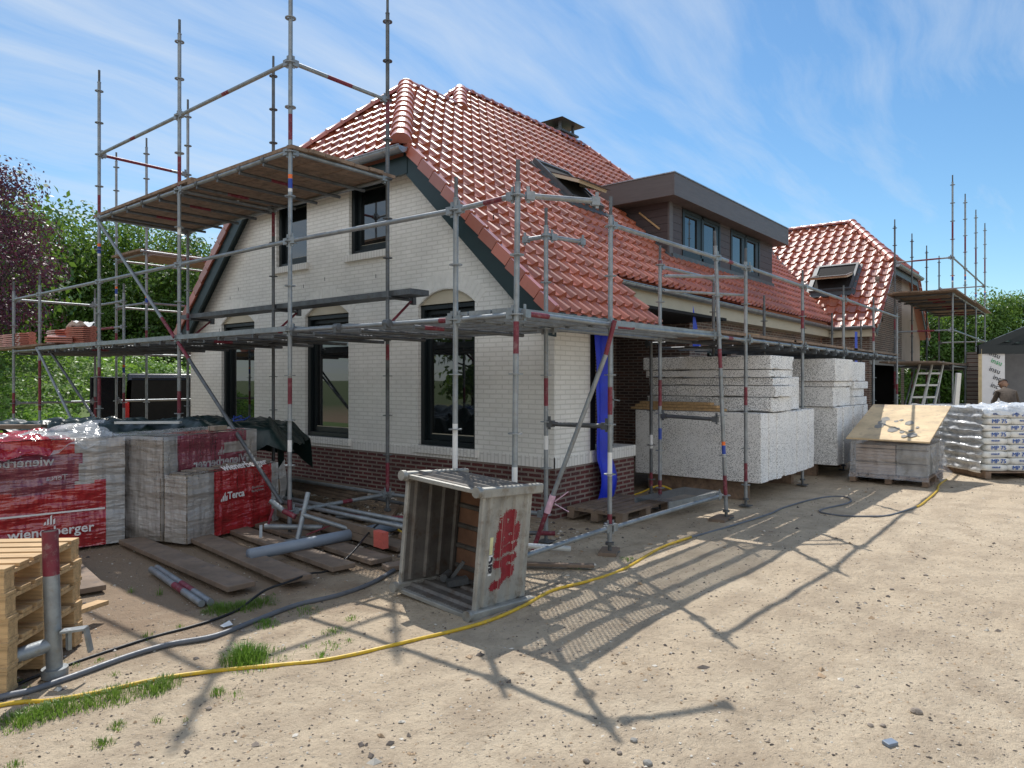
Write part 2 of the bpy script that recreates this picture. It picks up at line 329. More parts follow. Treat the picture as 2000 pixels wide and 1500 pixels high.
t.set(t.n('ShaderNodeOutputWorld').inputs[0],bg)
# ------------------------------------------------------------------ ground
def axis(a,b,fine0,fine1,step):
    xs=list(np.arange(fine0,fine1+1e-6,step)); s=step; x=xs[-1]
    while x<b: s=min(s*1.35,60); x+=s; xs.append(x)
    s=step; x=xs[0]
    while x>a: s=min(s*1.35,60); x-=s; xs.insert(0,x)
    return xs
def gz(x,y):
    r=max(0,1-math.hypot(x-8,y-6)/60)
    h=noise.noise(Vector((x*.5,y*.5,0)))*.022+noise.noise(Vector((x*1.9,y*1.9,4)))*.012+noise.noise(Vector((x*6,y*6,9)))*.006
    h-=.018*math.exp(-((y-1.25-.1*math.sin(x*.4))/.16)**2)*r+.016*math.exp(-((y+.35-.1*math.sin(x*.4))/.17)**2)*r
    if y<4.2: h+=noise.noise(Vector((x*12,y*12,2)))*.004
    return h*min(1,r*3)-.012
gx=axis(-900,1100,0.2,13,.085); gy=axis(-900,1100,-1.2,9.5,.085)
mb=MB(); nx=len(gx)
mb.v=[(x,y,gz(x,y)) for y in gy for x in gx]
for j in range(len(gy)-1):
    for i in range(nx-1): a=j*nx+i; mb.f.append([a,a+1,a+nx+1,a+nx])
mb.m=[0]*len(mb.f); mb.sm=[True]*len(mb.f)
struct(mb.build('ground',M['ground']))
# ------------------------------------------------------------------ house
XG=7.24                                   # gable wall plane
house=thing('brick_house','long farmhouse under construction with white painted gable and red tiled hipped roof','house',(XG,9.83,0))
def wx(loop,holes,mat,x,name='wall',depth=.2,thick=.3,face=-1):
    """wall in plane X=x facing -X, reveals going inwards"""
    mb=MB(); mb.poly(loop,holes,0,lambda a,b:(x,a,b)); 
    for L in holes:
        n=len(L)
        for i in range(n):
            p,q=L[i],L[(i+1)%n]; mb.add([(x,p[0],p[1]),(x,q[0],q[1]),(x+depth,q[0],q[1]),(x+depth,p[0],p[1])],[(0,1,2,3)],0)
    return mb.build(name,mat,house)
def wy(loop,holes,mat,y,name='wall',depth=.15):
    mb=MB(); mb.poly(loop,holes,0,lambda a,b:(a,y,b))
    for L in holes:
        n=len(L)
        for i in range(n):
            p,q=L[i],L[(i+1)%n]; mb.add([(p[0],y,p[1]),(q[0],y,q[1]),(q[0],y+depth,q[1]),(p[0],y+depth,p[1])],[(0,1,2,3)],0)
    return mb.build(name,mat,house)
def arch(y0,y1,z0,zs,za,n=10):
    c=(y0+y1)/2; hw=(y1-y0)/2; h=za-zs; R_=(hw*hw+h*h)/(2*h)
    pts=[(y0,z0),(y1,z0)]
    for k in range(n+1):
        y=y1-(y1-y0)*k/n; pts.append((y,zs+math.sqrt(max(R_*R_-(y-c)**2,0))-(R_-h)))
    return pts
GW=[(6.54,7.66),(9.28,10.46),(12.05,13.23)]; UW=[(8.34,9.27),(10.41,11.33)]
holes=[arch(a,b,.80,2.83,3.04) for a,b in GW]+[[(a,3.75),(b,3.75),(b,4.93),(a,4.93)] for a,b in UW]
zr=lambda y:2.46+.98*(min(y,19.66-y)-5.09)    # underside of main roof over the gable
wx([(5.2,.64),(14.46,.64),(14.46,zr(14.46)),(12.1,4.98),(7.56,4.98),(5.2,zr(5.2))],holes,M['white_brick'],XG)
mb=MB(); mb.box((XG-.012,5.188,.64),(XG,14.46,.775)); mb.build('soldier_course',M['soldier'],house)
mb=MB(); mb.box((XG-.006,5.2,-.1),(XG,14.46,.64)); mb.build('plinth',M['plinth'],house)
# arched soldier courses over the ground-floor openings: individual stretchers on end, 4 mm proud
for a,b in GW:
    mb=MB(); c=(a+b)/2; hw=(b-a)/2; h=.21; R_=(hw*hw+h*h)/(2*h); zc=3.04-R_; am=math.asin(hw/R_)+.07; n=18
    for k in range(n):
        t0=-am+2*am*k/n+.004; t1=-am+2*am*(k+1)/n-.004
        P=[(R_+.01,t0),(R_+.01,t1),(R_+.24,t1),(R_+.24,t0)]
        vs=[(XG-.005,c+r*math.sin(tt),zc+r*math.cos(tt)) for r,tt in P]+[(XG,c+r*math.sin(tt),zc+r*math.cos(tt)) for r,tt in P]
        mb.add(vs,[(0,1,2,3),(0,4,5,1),(1,5,6,2),(2,6,7,3),(3,7,4,0)])
    mb.build('arched_soldier_course',M['arch'],house)
# open weep joints in the brickwork
mb=MB()
for y,z in [(8.6,3.33),(9.9,3.4),(10.5,3.33),(5.9,2.98),(6.9,3.5),(12.6,3.45),(12.9,3.3),(7.4,4.4),(13.3,2.7),(6.2,3.9)]: mb.box((XG-.002,y,z),(XG+.01,y+.012,z+.06))
mb.build('weep_joint',M['dark'],house)
def window_x(y0,y1,z0,z1,x,arched=None,split=None):
    F=x+.055; fw=.07; mb=MB()
    mb.box((F,y0,z0),(F+.15,y0+fw,z1)).box((F,y1-fw,z0),(F+.15,y1,z1)).box((F,y0+fw,z0),(F+.15,y1-fw,z0+fw)).box((F,y0+fw,z1-fw),(F+.15,y1-fw,z1))
    a,b,c,d=y0+fw+.004,y1-fw-.004,z0+fw+.004,z1-fw-.004; sw=.062; G=F+.07
    mb.box((G,a,c),(G+.07,a+sw,d)).box((G,b-sw,c),(G+.07,b,d)).box((G,a+sw,c),(G+.07,b-sw,c+sw+.02)).box((G,a+sw,d-sw),(G+.07,b-sw,d))
    fr=mb.build('window',M['frame'],house,bevel=.004)
    p=MB(); p.add([(G+.035,a+sw,c+sw),(G+.035,b-sw,c+sw),(G+.035,b-sw,d-sw),(G+.035,a+sw,d-sw)],[(0,3,2,1)]); p.build('pane',M['pane'],fr)
    bd=MB(); bd.box((G+.028,a+sw,c+sw+.02),(G+.034,b-sw,c+sw+.032)).build('glazing_bead',M['cream'],fr)
    if arched:
        q=MB(); q.poly(arch(y0,y1,z1+.004,2.83,3.04),(),0,lambda u,v:(F-.01,u,v)); q.build('arch_panel',M['cream'],fr)
    s=MB(); s.box((x-.06,y0-.07,z0-.11),(x+.055,y1+.07,z0)); s.build('sill',M['soldier'],fr,bevel=.006)
    return fr
for a,b in GW: window_x(a,b,.80,2.84,XG,True)
for a,b in UW: window_x(a,b,3.75,4.93,XG)
# return wall with low porch parapet (facing -Y)
wy([(XG,.64),(8.05,.64),(8.05,2.62),(XG,2.62)],[],M['white_brick_x'],5.2)
MB().box((XG-.012,5.188,.64),(8.05,5.2,.775)).build('soldier_course',M['soldier_x'],house)
MB().box((8.05,5.2,.64),(8.06,5.6,2.62)).build('wall',M['white_brick'],house)
MB().box((XG,5.194,-.1),(9.23,5.2,.64)).box((9.225,5.2,-.1),(9.23,5.65,.64)).build('plinth',M['plinth_x'],house)
MB().box((8.05,5.17,.64),(9.25,5.70,.80)).build('parapet_coping',M['soldier_x'],house,bevel=.01)
# porch recess behind
wy([(8.06,0),(13.45,0),(13.45,3.4),(8.06,3.4)],[],M['brown'],8.0)
wx([(6.3,0),(8.0,0),(8.0,3.35),(6.3,3.35)],[],M['brown_y'],13.45)
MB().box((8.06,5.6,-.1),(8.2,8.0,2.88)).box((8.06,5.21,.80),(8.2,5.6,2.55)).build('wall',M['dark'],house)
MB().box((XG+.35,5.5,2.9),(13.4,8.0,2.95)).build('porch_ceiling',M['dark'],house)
# main long wall with dark window openings
ops=[[(14.3,.9),(15.6,.9),(15.6,2.42),(14.3,2.42)],[(16.3,.1),(18.6,.1),(18.6,2.42),(16.3,2.42)],[(19.4,.9),(20.6,.9),(20.6,2.42),(19.4,2.42)]]
wy([(13.45,-.1),(22.5,-.1),(22.5,3.2),(13.45,3.2)],ops,M['brown'],6.3)
mb=MB()
for o_ in ops: mb.box((o_[0][0]-.02,6.295,2.43),(o_[1][0]+.02,6.3,2.70))
mb.build('soldier_course',M['brown_soldier'],house)
for o_ in ops:
    x0,x1,z0,z1=o_[0][0],o_[1][0],o_[0][1],o_[2][1]; m_=MB()
    m_.box((x0,6.4,z0),(x0+.09,6.47,z1)).box((x1-.09,6.4,z0),(x1,6.47,z1)).box((x0+.09,6.4,z0),(x1-.09,6.47,z0+.09)).box((x0+.09,6.4,z1-.09),(x1-.09,6.47,z1))
    w_=m_.build('window',M['frame'],house); MB().add([(x0+.09,6.43,z0+.09),(x1-.09,6.43,z0+.09),(x1-.09,6.43,z1-.09),(x0+.09,6.43,z1-.09)],[(0,1,2,3)]).build('pane',M['pane'],w_)
# eaves: cream fascia and zinc gutter
MB().box((9.85,6.02,3.02),(22.4,6.06,3.33)).box((9.85,6.06,3.02),(22.4,6.3,3.05)).build('eaves_board',M['cream'],house)
def gutter(p,q,r=.075,name='gutter',parent=None,rings=1.0):
    p=Vector(p);q=Vector(q);d=(q-p).normalized(); side=d.cross(Vector((0,0,1))).normalized(); up=Vector((0,0,1)); mb=MB(); n=10
    prof=[(math.cos(math.pi+math.pi*k/n),math.sin(math.pi+math.pi*k/n)) for k in range(n+1)]
    for (a,b,rr) in [(p,q,r)]+[(p+d*t_-d*.012,p+d*t_+d*.012,r+.005) for t_ in np.arange(.35,(q-p).length,rings)]:
        vs=[]; 
        for e in (a,b):
            for c_,s_ in prof: vs.append(e+side*c_*rr+up*s_*rr)
            for c_,s_ in reversed(prof): vs.append(e+side*c_*(rr-.006)+up*s_*(rr-.006))
        m_=len(vs)//2; mb.add(vs,[(k,(k+1)%m_,m_+(k+1)%m_,m_+k) for k in range(m_)],0,False)
    mb.tube(p+side*-r+up*.005,q+side*-r+up*.005,.011,6); mb.tube(p+side*r+up*.005,q+side*r+up*.005,.011,6)
    for e in (p,q): mb.add([e+side*c_*r+up*s_*r for c_,s_ in prof],[tuple(range(n+1))])
    return fixn(mb.build(name,M['zinc'],parent or house))
gutter((9.82,5.93,3.36),(22.25,5.93,3.30))
gutter((6.84,7.55,5.06),(6.84,12.1,5.06),.085)
# half-hip eaves board and barge boards
MB().box((6.98,7.62,4.72),(7.02,12.04,4.98)).box((7.02,7.6,4.93),(7.24,12.06,4.95)).build('eaves_board',M['barge'],house)
for sg in (1,-1):
    f_=(lambda y:y) if sg==1 else (lambda y:19.66-y)
    mb=MB(); 
    ys=[5.02,7.62]; zt=lambda y:2.52+.98*(y-5.09)
    L=[(5.02,zt(5.02)),(7.70,zt(7.70)),(7.70,4.76),(7.60,zt(7.60)-.32),(5.20,zt(5.20)-.32),(5.02,zt(5.02)-.18)]
    vs=[(6.99,f_(y),z) for y,z in L]+[(7.03,f_(y),z) for y,z in L]; n=len(L)
    mb.add(vs,[tuple(range(n)),tuple(range(2*n-1,n-1,-1))]+[(i,n+i,n+(i+1)%n,(i+1)%n) for i in range(n)])
    vs=[(7.03,f_(5.02),zt(5.02)-.04),(7.03,f_(7.7),zt(7.7)-.04),(7.26,f_(7.7),zt(7.7)-.04),(7.26,f_(5.02),zt(5.02)-.04)]; mb.add(vs,[(0,1,2,3)])
    fixn(mb.build('barge_board',M['barge'],house))
# ---- tiles
def tiles(name,O,u,v,poly,w=.245,e=.32,parent=None,mat='tile',simple_=False,lip=.042):
    """individual profiled tiles on the plane O+s*u+t*v; poly = convex outline in (s,t)"""
    O=Vector(O);u=Vector(u).normalized();v=Vector(v).normalized();n=u.cross(v).normalized()
    if n.z<0: n=-n
    s0=min(p[0] for p in poly);s1=max(p[0] for p in poly);t0=min(p[1] for p in poly);t1=max(p[1] for p in poly)
    prof=[(0,.006),(.08,.0),(.28,.001),(.48,.003),(.56,.014),(.64,.036),(.75,.047),(.87,.037),(1.02,.008)]
    prof=[(a,b*w/.245) for a,b in prof]
    vs=[];fs=[]; R_=random.Random(3)
    j=math.floor(t0/e); 
    while j*e<t1:
        i=math.floor(s0/w)
        while i*w<s1:
            # skip tiles wholly outside
            cs,ct=(i+.5)*w,(j+.5)*e; ok=True
            for k in range(len(poly)):
                a=poly[k];b=poly[(k+1)%len(poly)]; ex,ey=b[0]-a[0],b[1]-a[1]; L=math.hypot(ex,ey)
                if (ex*(ct-a[1])-ey*(cs-a[0]))/L < -.32: ok=False;break
            if ok:
                o=len(vs); jit=R_.uniform(-.004,.004); jl=R_.uniform(-.007,.007); m=len(prof)
                for (a,h) in prof: # front bottom
                    vs.append(O+u*(i+a)*w+v*(j*e-.035+jl)+n*(h*.35+.006+jit))
                for (a,h) in prof: vs.append(O+u*(i+a)*w+v*(j*e-.035+jl)+n*(h*1.5+.033+jit))
                for (a,h) in prof: vs.append(O+u*(i+a)*w+v*((j+1)*e)+n*(h*.75+.002))
                for k in range(m-1):
                    fs.append((o+k,o+k+1,o+m+k+1,o+m+k)); fs.append((o+m+k,o+m+k+1,o+2*m+k+1,o+2*m+k))
                fs.append((o+m-1,o+2*m-1,o+3*m-1)); fs.append((o,o+m,o+2*m))
            i+=1
        j+=1
    bm=bmesh.new(); bv=[bm.verts.new(p) for p in vs]
    for f in fs:
        fa=bm.faces.new([bv[k] for k in f]); fa.smooth=False
    for k in range(len(poly)):
        a=poly[k];b=poly[(k+1)%len(poly)]
        pa=O+u*a[0]+v*a[1];pb=O+u*b[0]+v*b[1]; no=(pb-pa).cross(n).normalized()
        mid=O+u*(sum(p[0] for p in poly)/len(poly))+v*(sum(p[1] for p in poly)/len(poly))
        if (mid-pa).dot(no)>0: no=-no
        bmesh.ops.bisect_plane(bm,geom=bm.verts[:]+bm.edges[:]+bm.faces[:],plane_co=pa,plane_no=no,clear_outer=True)
    # underlay sheet
    off=Vector((0,0,0)) if parent is None else wloc(parent)
    ring=[bm.verts.new(O+u*p[0]+v*p[1]-n*.02) for p in poly]; bm.faces.new(ring)
    for x in bm.verts: x.co-=off
    bmesh.ops.recalc_face_normals(bm,faces=[])
    me=bpy.data.meshes.new(name); bm.to_mesh(me); bm.free(); me.materials.append(M[mat])
    o=bpy.data.objects.new(name,me); C.objects.link(o); o.parent=parent; return o
K=math.sqrt(1+.98**2)
def near(X,Y): return (X,(Y-5.09)*K)         # coordinates on the near slope (u=+X, v=up slope)
VN=(0,1,.98); ON=(0,5.09,2.60)
tiles('roof_slope',ON,(1,0,0),VN,[near(6.95,5.02),near(9.77,5.02),near(9.77,9.83),near(9.0,9.83),near(6.95,7.70)],parent=house)
tiles('roof_slope',ON,(1,0,0),VN,[near(9.77,5.93),near(22.5,5.93),near(25.6,9.0),near(9.77,9.0)],parent=house)
tiles('roof_slope',ON,(1,0,0),VN,[near(9.77,9.0),near(17.85,9.0),near(17.10,9.72),near(9.77,9.72)],parent=house)
tiles('roof_slope',ON,(1,0,0),VN,[near(10.35,9.72),near(17.10,9.72),near(16.15,10.64),near(11.3,10.64)],parent=house)
# mirror slope on the far side
def far_(X,Y): return (X,(14.57-Y)*K)
tiles('roof_slope',(0,14.57,2.60),(1,0,0),(0,-1,.98),[far_(6.95,14.64),far_(6.95,11.96),far_(9.0,9.83),far_(11,9.83),far_(11,14.64)],parent=house)
# half hip of the front gable, slope facing -X
tiles('half_hip',(6.88,7.66,5.08),(0,1,0),(1,0,.96),[(-.05,-.03),(4.39,-.03),(2.17,2.1*math.sqrt(1+.96**2)),],parent=house)
# main half hip behind
tiles('half_hip',(11.3-1.3,10.64,8.02-1.3*.98),(0,1,0),(1,0,.98),[(-1.3,0),(1.3,0),(0,1.3*K)],parent=house)
# hidden-side planes so the roof is closed
def sheet(pts,mat,name='roof_slope'): return MB().add(pts,[tuple(range(len(pts)))]).build(name,mat,house)
sheet([(10,11.98,6.7),(11.3,10.64,8.0),(16.15,10.64,8.0),(17.85,12.3,6.4),(17.85,14.6,4.1),(10,14.6,4.1)],M['tile'])
sheet([(16.15,10.64,8.0),(17.85,9.0,6.4),(17.85,12.3,6.4)],M['tile'])
sheet([(17.85,9.0,6.42),(25.6,9.0,6.42),(25.6,13.5,3),(17.85,13.5,3)],M['tile'])
# far cross wing
s9=.92; K9=math.sqrt(1+s9*s9)
tiles('cross_wing_slope',(22.27,0,3.27),(0,1,0),(1,0,s9),[(4.72,-.02),(5.97,-.02),(5.97,3.78*K9),(4.72,2.35*K9)],w=.30,e=.36,parent=house)
tiles('cross_wing_slope',(22.27,0,3.27),(0,1,0),(1,0,s9),[(5.97,.05*K9),(10.1,4.23*K9),(6.4,4.23*K9),(5.97,3.78*K9)],w=.30,e=.36,parent=house)
tiles('half_hip',(24.6,4.72,5.40),(1,0,0),(0,1,s9),[(0,0),(3.8,0),(1.9,1.72*K9)],parent=house)
sheet([(30.7,4.72,3.25),(28.4,4.72,5.38),(26.5,6.4,7.15),(26.5,13,7.15),(30.7,13,3.25)],M['tile'])
sheet([(26.5,9,7.1),(26.5,13,7.1),(22.3,13,3.2),(22.3,9,3.2)],M['tile'])
def verge(pts,name='verge_tiles'):
    """hanging edge tiles along a sloping verge"""
    mb=MB()
    for p,q in pts:
        p=Vector(p);q=Vector(q);L=(q-p).length;d=(q-p)/L; n=int(L/.32)
        for k in range(n+1):
            a=p+d*(k*.32-.03); b=p+d*min(k*.32+.30,L)
            mb.bar(a+Vector((0,0,.045)),b+Vector((0,0,.012)),.03,.15)
            mb.bar(a+Vector((.06,0,.105)),b+Vector((.06,0,.07)),.12,.03)
    return mb.build(name,M['tile_ridge'],house)
verge([((6.955,5.04,2.56),(6.955,7.66,5.12))]); verge([((6.955,14.62,2.56),(6.955,12.0,5.12))])
verge([((22.32,4.72,3.28),(24.6,4.72,5.38))],'verge_tiles'); verge([((30.7,4.72,3.25),(28.4,4.72,5.38))])
# verge board at the far edge of the low front eave, and its underside
mb=MB(); mb.add([(9.72,5.05,2.5),(9.72,6.3,3.72),(9.72,6.3,3.2),(9.72,5.75,3.0),(9.72,5.15,2.45)],[(0,1,2,3,4)]); mb.add([(7.03,5.05,2.50),(9.72,5.05,2.50),(9.72,6.3,3.68),(7.03,6.3,3.68)],[(0,1,2,3)]); mb.build('eave_underside',M['wood_old'],house)
MB().box((7.03,5.03,2.40),(9.74,5.06,2.58)).build('eaves_board',M['barge'],house)
def ridge(p,q,r=.115,seg=.33,name='ridge_tiles',cap=True,m='tile_ridge'):
    p=Vector(p);q=Vector(q);L=(q-p).length;d=(q-p)/L; side=d.cross(Vector((0,0,1))).normalized(); up=side.cross(d); mb=MB(); n=10; k=0.
    while k<L-.02:
        a=p+d*k; b=p+d*min(k+seg+.03,L+.02); vs=[]
        for e,rr in ((a,r*1.10),(a+d*.05,r*1.10),(a+d*.055,r),(b,r*.93)):
            for i in range(n+1):
                an=math.pi*i/n; vs.append(e+side*math.cos(an)*rr+up*(math.sin(an)*rr*.95-.03))
        fs=[(j*(n+1)+i,j*(n+1)+i+1,(j+1)*(n+1)+i+1,(j+1)*(n+1)+i) for j in range(3) for i in range(n)]
        mb.add(vs,fs,0,True); mb.add([v for v in vs[:n+1]],[tuple(range(n+1))]); k+=seg
    return mb.build(name,M[m],house)
rz=.05
ridge((6.86,7.62,5.10+rz),(9.0,9.83,7.16+rz),.15); ridge((6.86,12.04,5.10+rz),(9.0,9.83,7.16+rz),.125)
ridge((9.0,9.83,7.19+rz),(10.5,9.83,7.19+rz)); ridge((10.33,9.72,7.12+rz),(11.3,10.64,8.03+rz),.14); ridge((10.0,11.94,6.75+rz),(11.3,10.64,8.03+rz))
ridge((11.3,10.64,8.03+rz),(16.15,10.64,8.03+rz)); ridge((17.85,9.0,6.45+rz),(16.15,10.64,8.03+rz))
ridge((24.65,4.74,5.42+rz),(26.5,6.4,7.15+rz),.15); ridge((26.5,6.4,7.17+rz),(26.5,12,7.17+rz)); ridge((28.4,4.74,5.42+rz),(26.5,6.4,7.15+rz))
# valley flashing
MB().bar((22.4,5.95,3.44),(25.6,9.0,6.45),.28,.02).build('valley_flashing',M['lead'],house)
# far wing walls
wx([(4.97,-.1),(6.3,-.1),(6.3,3.3),(4.97,3.3)],[],M['brown_y'],22.55)
wy([(22.55,2.35),(27.1,2.35),(27.1,5.3),(24.8,5.3),(22.55,3.25)],[[(23.75,3.55),(24.25,3.55),(24.25,4.9),(23.75,4.9)]],M['brown'],4.97,depth=.1)
wy([(27.1,2.35),(30.4,2.35),(30.4,3.25),(28.2,5.3),(27.1,5.3)],[],M['plaster'],4.97)
wy([(26.95,-.1),(27.5,-.1),(27.5,2.35),(26.95,2.35)],[],M['brown'],4.97)
MB().add([(23.75,5.08,3.55),(24.25,5.08,3.55),(24.25,5.08,4.9),(23.75,5.08,4.9)],[(0,1,2,3)]).build('window',M['pane'],house)
MB().box((22.56,4.99,-.1),(22.9,6.3,2.35)).build('wall',M['brown'],house)
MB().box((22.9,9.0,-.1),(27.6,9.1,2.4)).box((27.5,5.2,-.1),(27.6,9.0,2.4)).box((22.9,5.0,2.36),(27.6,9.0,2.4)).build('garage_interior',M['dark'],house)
MB().box((22.5,4.93,2.2),(27.5,4.965,2.42)).build('lintel',M['conc'],house)
gutter((22.2,4.75,3.28),(22.2,5.85,3.28)); gutter((24.5,4.62,5.32),(28.6,4.62,5.32),.085)
MB().box((22.3,4.75,3.0),(22.34,6.0,3.2)).box((22.34,4.75,3.0),(22.55,6.0,3.03)).build('eaves_board',M['cream'],house)
MB().box((24.6,4.72,5.05),(28.4,4.76,5.3)).bar((22.3,4.74,3.08),(24.6,4.74,5.2),.03,.2).bar((30.7,4.74,3.08),(28.4,4.74,5.2),.03,.2).build('barge_board',M['lead'],house)
# chimney
ch=MB().box((15.45,10.9,7.2),(16.15,11.6,8.35)).build('chimney',M['brown'],house)
mb=MB().box((15.38,10.83,8.35),(16.22,11.67,8.40))
for x in (15.5,16.1):
    for y in (10.95,11.55): mb.box((x-.03,y-.03,8.4),(x+.03,y+.03,8.66))
mb.box((15.7,11.15,8.4),(15.9,11.35,8.6))
mb.add([(15.25,10.7,8.64),(16.35,10.7,8.64),(16.35,11.8,8.64),(15.25,11.8,8.64),(15.8,11.25,8.82)],[(0,1,4),(1,2,4),(2,3,4),(3,0,4),(3,2,1,0)])
mb.build('chimney_cowl',M['lead'],ch)
# ---- dormer
X0,X1,YF=13.58,19.75,6.82
dm=MB().box((13.14,6.48,5.47),(20.1,6.52,5.92)).box((13.14,6.52,5.47),(13.18,9.0,5.92)).box((20.06,6.52,5.47),(20.1,9.0,5.92)).box((13.18,6.52,5.47),(20.06,6.85,5.50)).box((13.18,6.85,5.47),(13.60,8.2,5.50)).box((13.18,6.52,5.86),(20.06,9.3,5.90)).build('dormer',M['fascia'],house,bevel=.003)
MB().box((13.12,6.46,5.92),(20.12,6.50,5.94)).box((13.12,6.50,5.92),(13.16,9.0,5.94)).build('roof_trim',M['zinc'],dm)
DW=[(14.2,16.2),(16.85,18.8)]
def boards(mb,f,a0,a1,z0,z1,h=.165):
    z=z0
    while z<z1-1e-3:
        t_=min(z+h-.006,z1); f(mb,a0,a1,z,t_); z+=h
for a,b in ((X0+.16,DW[0][0]),(DW[0][1],DW[1][0]),(DW[1][1],X1)):
    mb=MB(); boards(mb,lambda m_,p,q,z,t_:m_.box((p,YF,z),(q,YF+.03,t_)),a,b,4.42,5.47); mb.build('cladding',M['clad'],dm)
MB().box((X0,YF-.012,4.15),(X0+.155,YF+.03,5.47)).build('corner_board',M['fascia'],dm); mb=MB()
# left cheek: horizontal boards clipped by the roof slope
z=4.2
while z<5.47:
    zt_=min(z+.159,5.47); ye=max((z+2.43)/.98,YF+.05)
    mb.box((X0,YF+.03,z),(X0+.03,ye+.12,zt_)); z+=.165
mb.build('cladding',M['clad'],dm)
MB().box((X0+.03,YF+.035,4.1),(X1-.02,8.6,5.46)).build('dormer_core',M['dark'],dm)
MB().box((X1,YF,4.15),(X1+.03,8.4,5.47)).build('cladding',M['clad'],dm)
MB().box((X0+.1,YF-.05,4.30),(X1+.05,YF+.03,4.41)).bar((X0-.03,6.75,4.30),(X0-.03,8.15,5.62),.14,.03).build('flashing',M['lead'],dm)
for a,b in DW:
    z0,z1=4.42,5.44; mid=(a+b)/2; PN=[]; mb=MB(); y=YF+.01
    mb.box((a,y-.03,z0),(a+.07,y+.05,z1)).box((b-.07,y-.03,z0),(b,y+.05,z1)).box((mid-.05,y-.03,z0),(mid+.05,y+.05,z1)).box((a+.07,y-.03,z0),(b-.07,y+.05,z0+.07)).box((a+.07,y-.03,z1-.07),(b-.07,y+.05,z1))
    for p,q in ((a+.07,mid-.05),(mid+.05,b-.07)):
        mb.box((p,y-.015,z0+.07),(p+.06,y+.04,z1-.07)).box((q-.22,y-.015,z0+.07),(q,y+.04,z1-.07)).box((p+.06,y-.015,z0+.07),(q-.22,y+.04,z0+.14)).box((p+.06,y-.015,z1-.13),(q-.22,y+.04,z1-.07))
        PN.append([(p+.06,y+.012,z0+.14),(q-.22,y+.012,z0+.14),(q-.22,y+.012,z1-.13),(p+.06,y+.012,z1-.13)])
    mb.build('window_frame',M['frame'],dm,bevel=.003)
    for q in PN: MB().add(q,[(0,1,2,3)]).build('pane',M['pane'],dm)
MB().bar((14.0-.45,7.02,4.92),(14.0-.45,7.5,5.33),.02,.035).build('timber_strip',M['wood_new'],dm)
# ---- roof windows
def skylight(name,O,u,v,w,h,open_=A(24)):
    O=Vector(O);u=Vector(u).normalized();v=Vector(v).normalized();n=u.cross(v).normalized()
    if n.z<0:n=-n
    def B(mb,s0,s1,t0,t1,n0,n1,R=None):
        vs=[]
        for c in (n0,n1):
            for (a,b) in ((s0,t0),(s1,t0),(s1,t1),(s0,t1)):
                p=Vector((a,b,c))
                if R is not None: p=R@p
                vs.append(O+u*p.x+v*p.y+n*p.z)
        mb.add(vs,[(0,3,2,1),(4,5,6,7),(0,1,5,4),(1,2,6,5),(2,3,7,6),(3,0,4,7)])
    m=MB(); b=.07
    for q in ((-w/2,-w/2+b,0,h),(w/2-b,w/2,0,h),(-w/2+b,w/2-b,0,b),(-w/2+b,w/2-b,h-b,h)): B(m,*q,.0,.15)
    o=fixn(m.build(name,M['lead'],house)); m=MB(); B(m,-w/2-.12,w/2+.12,-.22,0,.03,.06); B(m,-w/2-.1,-w/2,0,h,.03,.07); B(m,w/2,w/2+.1,0,h,.03,.07); fixn(m.build('flashing_apron',M['lead'],o))
    m=MB(); B(m,-w/2+b,w/2-b,b,h-b,.10,.125); m.build('shaft',M['dark'],o)
    R=Matrix.Translation((0,h*.52,.17))@Matrix.Rotation(-open_,4,'X')@Matrix.Translation((0,-h*.52,-.10))
    m=MB(); 
    for q in ((-w/2+.08,-w/2+.15,.08,h-.08),(w/2-.15,w/2-.08,.08,h-.08),(-w/2+.15,w/2-.15,.08,.16),(-w/2+.15,w/2-.15,h-.16,h-.08)): B(m,*q,.07,.13,R)
    fixn(m.build('sash',M['cream'],o)); m=MB()
    for q in ((-w/2+.075,-w/2+.155,.075,h-.075),(w/2-.155,w/2-.075,.075,h-.075),(-w/2+.075,w/2-.075,.0,.165),): B(m,*q,.131,.15,R)
    fixn(m.build('sash_cover',M['clad'],o)); m=MB(); B(m,-w/2+.15,w/2-.15,.16,h-.16,.095,.105,R); m.build('pane',M['panel_pane'],o)
skylight('roof_window',(11.62,7.62,5.04+.06),(1,0,0),VN,1.15,1.25)
skylight('roof_window',(23.5,6.3,3.24+.92*1.23+.08),(0,-1,0),(1,0,.92),1.25,1.35,A(30))
